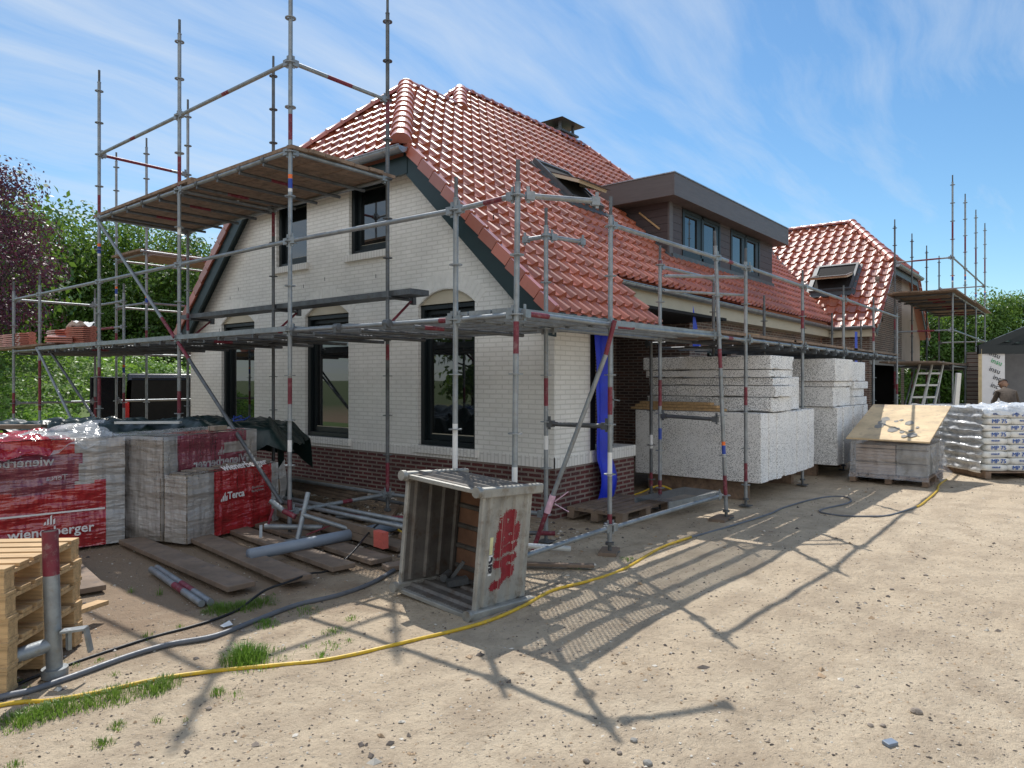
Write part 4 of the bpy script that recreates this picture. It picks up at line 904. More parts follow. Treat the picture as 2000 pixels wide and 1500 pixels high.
t_=MB().grid(tarp,150,60).build('tarpaulin',M['greentarp']); tag(t_,'crumpled dark green tarpaulin spread over the brick packs behind the red ones','tarpaulin')
t_=MB(); 
t_.grid(lambda u,v:(5.30+.30*v+.35*u+.05*math.sin(u*11+v*5),8.42+.55*u-.12*math.sin(v*6)*(1-v),1.12-1.02*v+.10*math.exp(-((u-.5)/.2)**2)*(1-v)+.035*math.sin(u*15+v*4)),26,30)
tag(t_.build('tarpaulin',M['greentarp']),'dark folded end of tarpaulin hanging to the ground against the dark brick plinth','tarpaulin')
tag(MB().path([(5.05,8.95,1.22),(5.12,8.85,1.27),(5.2,8.9,1.2),(5.1,9.0,1.26),(5.02,8.86,1.2),(5.15,8.8,1.22),(5.25,8.84,1.26)],.009,6).build('rope',M['blue']),'small tangle of blue rope lying on the green tarpaulin','rope')
tag(MB().bar((3.9,9.75,1.20),(4.45,9.15,1.20),.09,.03).build('timber_offcut',M['white']),'pale flat strip lying on the green tarpaulin','strip')
tag(MB().bar((2.6,10.7,1.17),(3.2,10.1,1.17),.14,.05).build('timber_offcut',M['wood_grey']),'brown timber offcut lying across the tarpaulin near the left edge','timber')
# ------------------------------------------------------------------ pallets bottom left
def pallet(name,label,loc,rz,L=1.2,Wd=.8,n=7,mat='wood_new',group=None,gap=None,h=.144):
    p=thing(name,label,'pallet',loc,rz,group)
    w=.115 if Wd>1 or n>7 else .10; n=min(n,6) if n==7 else n; mb=MB()
    for k in range(n):
        y=-Wd/2+(Wd-w)*k/(n-1); mb.box((-L/2,y,h-.022),(L/2,y+w,h))
    mb.build('top_boards',M[mat],p,world=False,bevel=.003); mb=MB()
    for x in (-L/2,-.07,L/2-.14):
        mb.box((x,-Wd/2,h-.044),(x+.14,Wd/2,h-.0225))
    mb.build('cross_boards',M[mat],p,world=False)
    for x in (-L/2,-.07,L/2-.14):
        for y in (-Wd/2,-.05,Wd/2-.1): MB().box((x+.004,y+.003,.022),(x+.136,y+.097,h-.044)).build('block',M[mat],p,world=False)
    mb=MB()
    for y in (-Wd/2,-.05,Wd/2-.1): mb.box((-L/2,y,0),(L/2,y+.1,.0215))
    mb.build('bottom_boards',M[mat],p,world=False)
    return p
PGp='wooden pallets stacked at the left edge'
hh=[0,.146,.292,.438,.584,.730]
for k in range(5):
    pallet('pallet','pale wooden pallet '+['resting on the ground, lowest','second from the bottom','third from the bottom','second from the top','topmost'][k]+' in the stack at the left edge',(1.17+.012*math.sin(k*3),5.36+.01*k,hh[k]*.93+.01),A(39.1+7+random.uniform(-1.2,1.2)) if False else A(-46+random.uniform(-1,1)),L=1.2,Wd=.8,group=PGp)
tag(MB().bar((1.55,5.25,.17),(2.16,5.62,.12),.09,.03).build('loose_board',M['wood_new']),'loose pale board sticking out to the right from under the pallet stack','board')
po=thing('steel_prop','grey steel post with a rust red top standing in front of the pallet stack','post',(1.54,4.765,0))
MB().tube((1.56,4.75,.0),(1.545,4.76,.60),.043,24,0,caps=False).tube((1.545,4.76,.60),(1.54,4.765,.86),.043,24,1,caps=False).tube((1.54,4.765,.70),(1.54,4.765,.855),.037,20,2).build('tube',[M['steel'],M['redpaint'],M['dark']],po)
MB().tube((1.54,4.76,.19),(1.05,4.80,.13),.042,16).build('cross_tube',M['steel'],po)
MB().bar((1.58,4.70,.27),(1.68,4.62,.28),.07,.012).bar((1.68,4.62,.285),(1.70,4.60,.14),.05,.012).box((1.60,4.66,.16),(1.62,4.70,.28)).build('wedge_clip',M['steel'],po); MB().tube((1.56,4.75,.0),(1.56,4.75,.05),.07,18).build('foot_ring',M['steel'],po)
# ------------------------------------------------------------------ stillage box lying on its side
st=thing('metal_stillage','grey ribbed metal stillage box lying on its side with sprayed red marking','metal container',(3.93,3.97,-.005),A(-3)); st.rotation_euler=(A(3.2),A(3.0),A(-3))
LX,LY,LZ=.60,.86,1.0   # depth, width, height; opening faces -X
ty=lambda z:z
def B(mb,a,b,m=0): return mb.box(a,b,m)
mb=MB(); T=.012; hy=LY/2; RIBS=[.14,.40,.64,.88]
taper=lambda x,s:s*(hy-.03*x/LX)
def panel(mb,P,U,V,n,ribs,dirU,mat=0,rh=.022,out=1,rw=.05):
    """sheet P..P+U..P+V with ribs running along V at positions in U"""
    P=Vector(P);U=Vector(U);V=Vector(V);N=Vector(n)*out
    mb.add([P,P+U,P+U+V,P+V,P+N*T,P+U+N*T,P+U+V+N*T,P+V+N*T],[(0,3,2,1),(4,5,6,7),(0,1,5,4),(1,2,6,5),(2,3,7,6),(3,0,4,7)],mat)
    ul=U.normalized();vl=V.normalized();L=V.length
    for r in ribs:
        c=P+U*r; w=rw/2
        for s,base in ((1,N*T),(-1,Vector((0,0,0)))):
            Nn=N*s; a=[c-ul*w+base,c-ul*w*.5+base+Nn*rh,c+ul*w*.5+base+Nn*rh,c+ul*w+base]
            o1=[p+vl*.02 for p in a]; o2=[p+vl*(L-.02) for p in a]
            mb.add(o1+o2,[(0,1,5,4),(1,2,6,5),(2,3,7,6),(0,3,2,1),(4,5,6,7)],mat+ (1 if s==-1 else 0)*0)
for (P,U,V,n,rb,nm_) in [((0,-hy,.07),(LX,.03,0),(0,0,LZ-.14),(0,1,0),RIBS,'end_panel'),((0,hy-T,.07),(LX,-.03,0),(0,0,LZ-.14),(0,1,0),RIBS,'end_panel'),
    ((0,-hy,.03),(LX,0,.02),(0,LY,0),(0,0,1),(.15,.38,.62,.85),'side_panel'),((0,-hy,LZ-.03-T),(LX,0,-.02),(0,LY,0),(0,0,1),(.15,.38,.62,.85),'side_panel'),
    ((LX-.03,-hy+.03,.04),(0,0,LZ-.08),(0,LY-.06,0),(1,0,0),(.12,.31,.5,.69,.88),'base_panel')]:
    mb=MB(); panel(mb,P,U,V,n,rb,1); o=fixn(mb.build(nm_,(M.setdefault('steel_box',simple('dusty_galvanised_sheet',(.36,.355,.33),.55,.45,var=.3,sc=4,dirt=(.20,.165,.13),bump=.5,bs=24)) if P[1]<0 and nm_=='end_panel' else M.setdefault('steel_in',simple('shaded_inner_sheet',(.15,.14,.13),.6,.4,var=.35,sc=4,dirt=(.10,.07,.05),bump=.5,bs=24))) if True else M['steel_box'] if 'steel_box' in M else M.setdefault('steel_box',simple('dusty_galvanised_sheet',(.36,.355,.33),.55,.45,var=.3,sc=4,dirt=(.20,.165,.13),bump=.5,bs=24)),st,world=False))  # inner sheets coloured darker to stand in for shade inside the box
MB().box((LX-.034,-hy+.05,.06),(LX-.0305,hy-.05,LZ-.06)).build('rusty_lining',simple('rusty_sheet',(.20,.105,.065),.85,var=.3,sc=4),st,world=False)
mb=MB()
for s in (-1,1):
    y0,y1=(s*hy-.02,s*hy+.02)
    mb.box((-.012,min(y0,y1),.02),(.016,max(y0,y1),LZ-.02))
for z in (.0,LZ-.07): mb.box((-.04,-hy-.02,z),(.02,hy+.02,z+.035))
mb.build('rim',M['steel_box'],st,world=False,bevel=.006)
for z in (-.0,LZ-.09):
    for s in (-1,1): MB().box((-.06,s*hy-.045,z),(LX+.05,s*hy+.02,z+.075)).build('runner',M['steel_box'],st,world=False,bevel=.01)
for z in (.045,LZ-.045):
    for s in (-1,1): MB().tube((-.09,s*hy-.01,z),(-.05,s*hy-.01,z),.042,14).build('corner_lug',M['steel_box'],st,world=False)
# sprayed marking: paint skin that follows the ribbed end panel
def surf(x):
    u=x; off=0
    for r in RIBS:
        d_=abs(u-r*LX); off=max(off,.022 if d_<.0125 else (.022*(1-(d_-.0125)/.0125) if d_<.025 else 0))
    return -hy+.03*x/LX-off-.0012
SEG=[]
for pts in ([(.25,.74),(.36,.76),(.34,.66),(.24,.66),(.25,.74)],[(.22,.61),(.44,.65),(.43,.57)],[(.20,.52),(.43,.59)],[(.20,.46),(.42,.51)],[(.20,.38),(.42,.42)],[(.28,.34),(.40,.32),(.24,.24)],[(.30,.40),(.31,.27)],[(.18,.21),(.28,.25)],[(.22,.60),(.20,.46)],[(.28,.70),(.30,.60)]): SEG+=list(zip(pts,pts[1:]))
def dseg(x,z):
    b=9
    for (p,q) in SEG:
        dx,dz=q[0]-p[0],q[1]-p[1]; L=dx*dx+dz*dz; t_=max(0,min(1,((x-p[0])*dx+(z-p[1])*dz)/L)); b=min(b,math.hypot(x-p[0]-t_*dx,z-p[1]-t_*dz))
    return b
mb=MB(); cs=.005; R_=random.Random(5)
for i in range(int(.36/cs)):
    for j in range(int(.68/cs)):
        x=.13+i*cs; z=.14+j*cs; d_=dseg(x,z)
        if d_<.024 or (d_<.046 and R_.random()<(1-(d_-.024)/.022)**1.6*.9): mb.add([(x,surf(x),z),(x+cs,surf(x+cs),z),(x+cs,surf(x+cs),z+cs),(x,surf(x),z+cs)],[(0,1,2,3)])
mb.build('spray_mark',M['spray'],st,world=False)
MB().box((.075,-hy-.0035,.47),(.145,-hy-.001,.60)).build('sticker',simple('yellow_white_sticker',(.70,.66,.35),.6),st,world=False)
MB().box((.07,-hy-.0035,.31),(.15,-hy-.0012,.465)).build('sticker',M['paper'],st,world=False)
text_mesh('aic',.115,frame((.11,-hy-.006,.39),(0,0,1),(-1,0,0)),M['print_dark'],st,'lettering',bold=.004)
sb=thing('scrap_coupler','small heap of grey scaffold couplers lying in the bottom of the tipped box','scaffold coupler',(4.30,4.1,.05))
MB().bar((4.22,4.12,.07),(4.36,4.02,.09),.09,.05).bar((4.34,4.18,.08),(4.40,4.10,.22),.03,.03).tube((4.26,4.2,.09),(4.38,4.25,.10),.035,10).build('coupler',M['steel_dark'],sb)
# ------------------------------------------------------------------ planks, pipes and clutter in front of the gable
def plank(a,b,w,label,th=.045,mat='wood_grey',cat='plank',g='planks lying on the ground before the gable'):
    mb=MB(); a=Vector(a);b=Vector(b);n=6; 
    d=(b-a)/n; mb.bar(a,b,w,th); o=mb.build('plank',M[mat],None,bevel=.006); c=(a+b)/2
    for v in o.data.vertices: v.co-=c
    o.location=c; return tag(o,label,cat,g)
plank((3.35,8.0,.03),(3.12,5.38,.06),.24,'grey brown plank at the left, its pale near end beside two short tubes')
plank((3.85,7.6,.05),(3.52,5.18,.07),.25,'wide plank crossing in front of the opened pack, ending just right of the pale one')
plank((4.35,7.6,.03),(4.05,5.25,.05),.24,'plank lying under the grey plastic pipe, left one')
plank((4.72,7.7,.03),(4.42,5.17,.05),.24,'plank lying under the grey plastic pipe, right one')
plank((5.15,7.8,.03),(4.95,5.4,.04),.24,'dark plank lying nearest the dark brick plinth behind the folding stand')
plank((2.55,7.6,.03),(2.35,6.35,.03),.22,'short plank between the pallets and the red film pack')
for k,(dz,l) in enumerate([(.12,'lower beam of the low timber edging, its end sprayed pinkish red'),(.20,'upper beam of the low timber edging, its end sprayed pinkish red')]):
    b=thing('timber_beam',l,'beam',(4.85,6.5,dz-.04),0,'stacked edging beams'); MB().bar((5.0,7.9,dz),(4.68,5.42,dz),.06,.075).build('beam',M['wood_grey'],b); MB().bar((4.70,5.58,dz),(4.675,5.41,dz),.066,.081).build('painted_end',simple('pinkish_red_spray',(.62,.13,.10),.7),b)
for k in range(3): plank((6.35,9.6,.14+.05*k),(6.15,7.75-.1*k,.14+.05*k),.26,f'plank in the low pile at the foot of the plinth, {["lowest","middle","topmost"][k]} one',g='planks piled at the foot of the plinth')
plank((5.26,4.15,.02),(5.62,3.58,.02),.07,'thin batten lying on the sand right of the metal box',.03)
def pipe(pts,r,mat,label,cat='tube',g=None,red=None,name='steel_tube'):
    pts=[Vector(p) for p in pts]; mb=MB()
    if red:
        p,q=pts; mb.tube(p,p.lerp(q,red[0]),r,14,0); mb.tube(p.lerp(q,red[0]),p.lerp(q,red[1]),r,14,1); mb.tube(p.lerp(q,red[1]),q,r,14,0)
    else: mb.path(pts,r,12)
    return tag(mb.build(name,[M[mat],M['redpaint']]),label,cat,g)
pipe([(2.95,6.62,.03),(2.74,5.30,.03)],.027,'steel','left of two short steel tubes with red bands lying beside the plank end',red=(.5,.68)); pipe([(3.01,6.64,.03),(2.80,5.28,.03)],.027,'steel','right of two short steel tubes with red bands lying beside the plank end',red=(.5,.72))
pipe([(3.62,6.12,.11),(5.6,6.0,.13)],.058,'pvc','thick grey plastic pipe lying across the planks behind the metal box','pipe',name='plastic_pipe')
pipe([(5.1,8.0,.28),(5.1,5.3,.26)],.026,'steel','upper loose tube resting along the timber edging',); pipe([(4.97,8.05,.27),(4.86,5.1,.27)],.024,'steel','tube with orange and blue tape resting along the timber edging')
pipe([(5.6,7.2,.10),(5.4,5.0,.10)],.024,'steel_dark','tube lying between the plinth and the timber edging',red=(.0,.15))
pipe([(5.55,4.95,.16),(6.0,4.3,.16)],.024,'steel_dark','short tube with a blue stripe near the foot of the white corner',red=(.8,1)); pipe([(4.75,4.55,.27),(5.55,3.80,.16)],.026,'white','bright straight tube leaning out behind the metal box to the right')
fs=thing('folding_stand','small grey folding bracket frame with red tips lying on the planks','bracket',(4.55,6.4,.05))
mb=MB().tube((4.42,6.52,.06),(4.62,6.62,.52),.028,12,0).tube((4.52,6.56,.30),(4.78,6.05,.16),.024,12,0).tube((4.78,6.05,.16),(4.88,5.9,.11),.03,12,1).tube((4.30,6.95,.16),(4.72,6.5,.14),.03,12,0).tube((4.40,6.75,.34),(4.34,6.9,.44),.03,10,0).tube((4.40,6.75,.34),(4.46,6.62,.28),.03,10,1).bar((4.26,6.96,.18),(4.22,6.9,.04),.03,.01).bar((4.34,6.85,.36),(4.28,6.85,.20),.03,.01,1).box((4.30,6.42,.05),(4.55,6.6,.062)).bar((4.5,6.48,.1),(4.7,6.3,.2),.02,.012,1)
mb.build('frame',[M['steel'],M['redpaint']],fs)
pa=pallet('pallet','grey wooden pallet piece lying at the foot of the blue plastic sheet',(8.05,4.72,.02),A(0),1.3,.8,6,'wood_grey',h=.14)
ds=thing('steel_deck_panel','perforated steel deck panel lying near the foot of the scaffold','deck panel',(8.9,4.35,.1),0); 
mb=MB().add([(8.15,4.1,.22),(9.4,3.95,.22),(9.45,4.5,.22),(8.2,4.6,.22)],[(0,1,2,3)],0).bar((8.15,4.1,.17),(9.4,3.95,.17),.02,.1,1).bar((8.2,4.6,.17),(9.45,4.5,.17),.02,.1,1).bar((9.4,3.95,.17),(9.45,4.5,.17),.02,.1,1); mb.build('panel',[M['perf'],M['steel']],ds)
tag(MB().box((-.14,-.09,0),(.14,.09,.035),M=Matrix.Translation((6.21,3.78,-.005))@Matrix.Rotation(.4,4,'Z')).build('base_board',M['wood_grey']),'small square board under the nearest right scaffold foot','board')
tag(MB().box((-.2,-.1,0),(.2,.1,.035),M=Matrix.Translation((8.6,3.6,-.005))@Matrix.Rotation(.1,4,'Z')).build('base_board',M['wood_grey']),'small board under the scaffold foot in front of the foam pile','board')
plank((5.9,9.0,.05),(5.7,6.9,.04),.24,'dark plank lying between the plinth and the timber edging, farther one',g='planks piled at the foot of the plinth')
plank((5.6,6.4,.04),(5.35,4.7,.05),.22,'dark plank lying between the plinth and the metal box',g='planks piled at the foot of the plinth')
plank((4.35,5.05,.02),(5.1,4.75,.03),.16,'short plank lying behind the metal box next to the conduit')
pipe([(6.3,8.6,.16),(6.25,6.2,.14)],.024,'steel_dark','grey tube lying along the foot of the dark brick plinth'); pipe([(5.2,6.9,.13),(6.2,5.6,.13)],.024,'steel_dark','tube lying aslant between the plinth and the edging',red=(.4,.5))
pipe([(6.05,5.3,.10),(5.35,4.4,.08)],.022,'steel_dark','tube lying aslant at the foot of the white corner',red=(.6,.8))
pipe([(5.75,6.9,.09),(5.0,5.2,.08)],.012,'yellow','thin yellow rod lying among the tubes','rod',name='plastic_rod')
for k,(a,b,w) in enumerate([((5.35,8.3,.06),(5.05,7.0,.05),.10),((5.9,6.3,.07),(5.2,5.75,.06),.09),((6.6,7.4,.06),(5.7,6.6,.05),.12),((5.55,5.5,.05),(4.9,5.15,.06),.11)]):
    plank(a,b,w,['narrow timber lying right of the opened pack','narrow timber lying crosswise between the plinth and the plastic pipe','short timber lying aslant by the foot of the plinth','short offcut lying just behind the metal box'][k],.05,'wood_old')
def junk():
    while True:
        x=random.uniform(4.2,7.1); y=random.uniform(4.5,9.5)
        if x>4.4: return x,y
# blue sheet
def blue(u,v):
    x=8.04+(.40+.10*v)*u+.012*math.sin(v*7)*(1-u); y=5.12-.035*math.sin(u*9+v*2)-.02*v+.006*math.sin(v*21+u*5)
    if v>.75: x+=.03*math.sin((v-.75)*14); y-=.05*math.sin((v-.75)*12)
    return (x-.12*(1-u)*(1 if v>.7 else 0)*(v-.7),y,2.46-2.36*v)
tag(MB().grid(blue,14,50).build('plastic_sheet',M['bluetarp']),'long bright blue plastic sheet hanging down beside the white corner','sheet')
tag(MB().grid(lambda u,v:(12.1+.35*u*v,5.6,3.1-.75*v+.02*math.sin(u*9)),4,12).build('plastic_sheet',M['bluetarp']),'narrow strip of blue sheet hanging below the eaves above the foam','sheet')
tag(MB().grid(lambda u,v:(20.6+.28*u,4.9,3.05-.95*v),3,8).build('plastic_sheet',M['bluetarp']),'blue strip hanging by the far brick corner under the gutter','sheet')
tag(MB().tube((8.86,5.35,.8),(8.86,5.35,2.45),.026,12,0).tube((8.86,5.35,1.35),(8.86,5.35,1.6),.038,12,0).bar((8.82,5.30,1.47),(8.96,5.28,1.45),.02,.02).build('steel_prop',M['steel']),'grey adjustable prop standing on the low parapet in the dark porch','prop')
# ------------------------------------------------------------------ cables and hoses
def smooth(pts,r,n=5):
    P=[Vector((x,y,gz(x,y)+r*.8)) for x,y in pts]; out=[]
    for i in range(len(P)-1):
        p0=P[max(i-1,0)];p1=P[i];p2=P[i+1];p3=P[min(i+2,len(P)-1)]
        for k in range(n):
            t_=k/n; out.append(.5*((2*p1)+(-p0+p2)*t_+(2*p0-5*p1+4*p2-p3)*t_*t_+(-p0+3*p1-3*p2+p3)*t_**3))
    out.append(P[-1]); return out
def cable(pts,r,mat,label,name,cat,zs=None):
    P=smooth(pts,r)
    if zs:
        for p in P: p.z+=zs(p)
    return tag(MB().path(P,r,8).build(name,M[mat]),label,cat)
cable([(1.0,4.75),(1.29,4.76),(1.46,4.82),(1.66,4.87),(1.94,4.91),(2.22,4.94),(2.49,4.92),(2.74,4.96),(3.12,5.10),(3.44,5.14),(3.94,5.35),(4.41,5.5),(5.0,5.9)],.010,'black','thin black cable running from the pallets up over the plank ends','cable','cable',zs=lambda p:.085*math.exp(-((p.x-3.42)/.42)**4)+.22/(1+math.exp(-(p.x-4.3)*7)))
cable([(.8,4.7),(1.26,4.64),(1.4,4.62),(1.64,4.65),(1.95,4.7),(2.21,4.7),(2.48,4.62),(2.82,4.68),(3.21,4.75),(3.58,4.72),(3.99,4.78),(4.55,5.03),(5.2,5.2)],.019,'greyhose','thick grey conduit lying across the sand to behind the metal box','conduit','conduit')
YH=[(.7,4.62),(1.23,4.55),(1.43,4.4),(1.65,4.31),(1.9,4.23),(2.15,4.11),(2.45,3.89),(2.68,3.74),(2.93,3.65),(3.27,3.54),(3.68,3.44),(3.98,3.40),(4.38,3.43),(4.84,3.49),(5.25,3.4),(5.79,3.36),(6.73,3.48),(7.43,3.46)]
cable(YH,.013,'yellow','yellow hose curving across the sand past the metal box','hose','hose')
cable([(7.43,3.46),(8.16,3.35),(9.28,3.25),(9.97,3.28),(10.85,3.2),(11.38,3.06),(11.45,2.83),(10.98,2.69),(10.08,2.84),(9.86,2.53),(10.0,2.19),(10.28,2.01),(11.1,1.86)],.012,'greyhose','dark hose looping over the shaded ground in front of the foam','hose','hose')
cable([(11.1,1.86),(11.4,1.84),(12.86,1.87),(13.6,1.95),(14.63,1.98)],.015,'yellow','pale yellow hose end running up to the covered pallet','hose','hose')
cable([(9.2,5.3),(9.4,5.1),(9.7,4.95),(9.95,4.9),(10.1,5.1)],.014,'yellow','short yellow hose arching out under the near foam pile','hose','hose',zs=lambda p:.16*math.exp(-((p.x-9.6)/.3)**2))
# ------------------------------------------------------------------ plywood covered pallet and bag pallets
pl=pallet('pallet','dusty wooden pallet carrying the grey sheets under the tilted plywood',(14.0,2.64,.0),0,1.5,1.2,8,'wood_old')
ld=thing('board_stack','stack of grey and brown boards wrapped in thin film on the pallet','stack of boards',(14.0,2.64,.15))
m_=MB().box((13.32,2.08,.15),(14.5,2.52,.66)).build('grey_boards',M['conc'],ld); mb=MB()
for k in range(9): mb.box((13.32,2.54,.15+k*.055),(14.5,3.15,.15+k*.055+.05))
mb.build('brown_boards',M['plaster'],ld); MB().box((13.3,2.05,.35),(13.31,3.15,.36)).box((13.3,2.05,.58),(13.31,3.15,.59)).build('strapping',M['black'],ld)
wf=thing('x','x','x',(0,0,0)); bpy.data.objects.remove(wf)
def wrapw(parent,x0,x1,y0,y1,z0,z1,**k):
    o=wrap(parent,x0,x1,y0,y1,z0,z1,lambda f,u,z:0,mats=[M['film_thin']],**k); o.location=-Vector(wloc(parent)); return o
wrapw(ld,13.26,14.56,2.02,3.22,.10,.69,amp=.035,flare=.14,seed=3,res=.04)
ps=tag(MB().add([(13.2,2.02,.72),(13.2,3.28,.73),(15.2,3.28,1.25),(15.2,1.98,1.25),(13.2,2.02,.745),(13.2,3.28,.755),(15.2,3.28,1.275),(15.2,1.98,1.275)],[(0,1,2,3),(7,6,5,4),(0,4,5,1),(1,5,6,2),(2,6,7,3),(3,7,4,0)]).build('plywood_sheet',M['ply']),'stained plywood sheet propped at a slant over the wrapped boards','plywood')
fixn(ps)
mb=MB()
for k in range(16):
    u,v=random.random()*.5,random.random()*.8; x=13.35+u*1.9;y=2.2+v*1.0; z=.752+(x-13.2)*.2615; r=random.uniform(.03,.09)
    mb.add([(x+r*math.cos(a)*1.6,y+r*math.sin(a),z+r*.42*math.cos(a)+.012*random.random()) for a in (0,1.1,2.3,3.3,4.4,5.4)],[(0,1,2,3,4,5)])
tag(mb.build('mortar_scraps',M['conc']),'dried grey mortar scraps scattered over the tilted plywood','mortar scraps')['kind']='stuff'
def bagstack(label,loc,rz,nx,ny,rows,first,printed=True,h=.118,bw=.42,bl=.62):
    p=thing('bag_pallet',label,'pallet of bags',loc,rz,None)
    Wx=nx*bw; Wy=ny*bl; mb=MB()
    for k in range(5): mb.box((-Wx/2,-Wy/2+k*(Wy-.1)/4,.10),(Wx/2,-Wy/2+k*(Wy-.1)/4+.1,.125))
    for x in (-Wx/2,-.05,Wx/2-.1): mb.box((x,-Wy/2,0),(x+.1,Wy/2,.10))
    mb.build('pallet_base',M['wood_old'],p,world=False)
    src=None
    R_=random.Random(first)
    bm=bmesh.new(); bmesh.ops.create_cube(bm,size=1); bmesh.ops.subdivide_edges(bm,edges=bm.edges[:],cuts=4,use_grid_fill=True)
    for v in bm.verts:
        c=v.co.copy(); k_=1-.30*(abs(c.x)*2)**6*.5-.25*(abs(c.y)*2)**8*.5; v.co.z*=k_; s_=1-.05*(abs(c.z)*2)**2; v.co.x*=s_; v.co.y*=s_
        v.co=Vector((v.co.x*bw*1.0,v.co.y*bl,v.co.z*h*1.04))
    me=bpy.data.meshes.new('bag'); bm.to_mesh(me); bm.free(); me.materials.append(M['bag'])
    for f in me.polygons: f.use_smooth=True
    for r in range(rows):
        for i in range(nx):
            for j in range(ny):
                if 0<i<nx-1 and 0<j<ny-1 and r<rows-1: continue
                o=bpy.data.objects.new('bag',me); C.objects.link(o); o.parent=p
                sh=.06*(r%2)-.03
                o.location=(-Wx/2+(i+.5)*bw+sh+R_.uniform(-.012,.012),-Wy/2+(j+.5)*bl+R_.uniform(-.015,.015),.13+(r+.5)*h); o.rotation_euler=(0,R_.uniform(-.015,.015),R_.uniform(-.02,.02))
                if j==0 and printed and r<rows:
                    y=-bl/2-.012+0.0
                    a=(r%2==1)
                    tx='MP 75' if (a if i%2==0 else not a) else 'KNAUF'
                    text_mesh(tx,.105 if tx=='MP 75' else .045,frame((0,y,0.0 if tx=='MP 75' else .01),(1,0,0),(0,0,1)),M['print_blue'],o,'lettering',bold=.0,ext=.004)
    return p,Wx,Wy
rzb=A(39.1-90)
d33=Vector((math.cos(A(39.1)),math.sin(A(39.1)),0)); rr=Vector((math.sin(A(39.1)),-math.cos(A(39.1)),0))
def cpos(px,dep): q=d33*dep+rr*((px-1000)/1390*dep); return q
q=cpos(1925,12.6)+rr*.84+d33*.62
bp,Wx,Wy=bagstack('front pallet of white paper plaster bags with blue print and orange label',(q.x,q.y,0),rzb,4,2,9,5)
MB().box((.02,-Wy/2-.026,.64),(.22,-Wy/2-.018,.72)).build('label',M['orange'],bp,world=False)
mb=MB(); mb.grid(lambda u,v:(-Wx/2-.05-.05*noise.noise(Vector((u*4,v*14,0)))-.022*math.sin(v*52)-.03*(1-v),-Wy/2+Wy*u,.10+1.14*v),14,40)
mb.grid(lambda u,v:(-Wx/2-.05+(Wx+.1)*u,-Wy/2-.05+(Wy+.1)*v,1.24+.06*noise.noise(Vector((u*7,v*5,2)))+.05*noise.noise(Vector((u*15,v*13,4)))+(.04 if u>.3 else 0)-.10*max(0,.05-v)/.05),44,34)
mb.build('wrapping_film',film('bright_milky_film',(.74,.77,.80),.80,.2),bp,world=False)
q=cpos(1868,14.2)+d33*.5; bp2,W2,Y2=bagstack('second pallet of bags standing between the plywood and the front bag pallet',(q.x,q.y,0),rzb+A(20),2,2,9,8,printed=False,bw=.36)
MB().box((.12,-Y2/2-.03,1.02),(.22,-Y2/2-.02,1.13)).build('label',M['orange'],bp2,world=False)
mb=MB()
for r in range(9): 
    for i in range(2): mb.box((-.30+.36*i,-Y2/2-.018,.165+r*.118),(-.18+.36*i,-Y2/2-.012,.20+r*.118))
mb.build('print',M['print_dark'],bp2,world=False)
mb=MB(); mb.grid(lambda u,v:(-W2/2-.05+(W2+.1)*u,-Y2/2-.03-.04*(1-v)-.02*abs(noise.noise(Vector((u*5,v*16,3)))),.06+1.16*v),16,36); mb.grid(lambda u,v:(-W2/2-.05+(W2+.1)*u,-Y2/2+(Y2)*v,1.22+.05*noise.noise(Vector((u*6,v*6,2)))),18,18); mb.build('wrapping_film',M['film_milky'],bp2,world=False)
# ------------------------------------------------------------------ far right clutter
def ladder(label,b,t,w,n=7):
    o=thing('ladder',label,'ladder',b,0,'white ladders leaning at the far scaffold'); b=Vector(b);t=Vector(t);s=Vector((.63,-.776,0))*w/2; mb=MB()
    mb.bar(b-s,t-s,.03,.07).bar(b+s,t+s,.03,.07).build('rails',M['white'],o); mb=MB()
    for k in range(1,n): c=b.lerp(t,k/n); mb.bar(c-s,c+s,.035,.05)
    mb.build('rungs',M['white'],o)
ladder('left white ladder leaning against the far scaffold',(20.9,3.75,.0),(22.4,3.5,2.25),.34); ladder('right white ladder leaning against the far scaffold',(21.2,3.45,.0),(22.6,3.25,2.25),.30)
tag(MB().box((25.75,2.55,0),(26.15,2.95,2.6)).build('brick_pier',M['brown']),'square red brick pier standing beyond the far scaffold','pier')
tag(MB().bar((18.9,2.45,.0),(18.75,2.30,1.9),.10,.06).build('timber_post',M['white']),'white painted batten standing upright above the wrapped bags','batten')
tag(MB().bar((26.3,2.7,0),(26.16,2.65,2.42),.12,.08).build('timber_post',M['white']),'white post standing left of the printed insulation wall','post')
sh=thing('half_built_shed','half built outbuilding with printed white insulation wall and dark roof frame','building',(23.9,1.4,0))
MB().box((23.75,2.36,0),(23.85,2.44,2.62)).build('corner_strip',simple('yellowish_board_edge',(.68,.55,.33),.7),sh)
S0=Vector((23.8,2.36,0)); S1=Vector((24.2,1.86,0)); wd=(S1-S0); wn=Vector((-.776,-.631,0))
mb=MB(); mb.add([S0,S1,S1+Vector((0,0,2.6)),S0+Vector((0,0,2.6))],[(0,1,2,3)]); mb.build('insulation_wall',simple('white_insulation_panel',(.68,.68,.70),.5,var=.05),sh)
wl=wd.normalized(); S0r=S0-wn*-.01
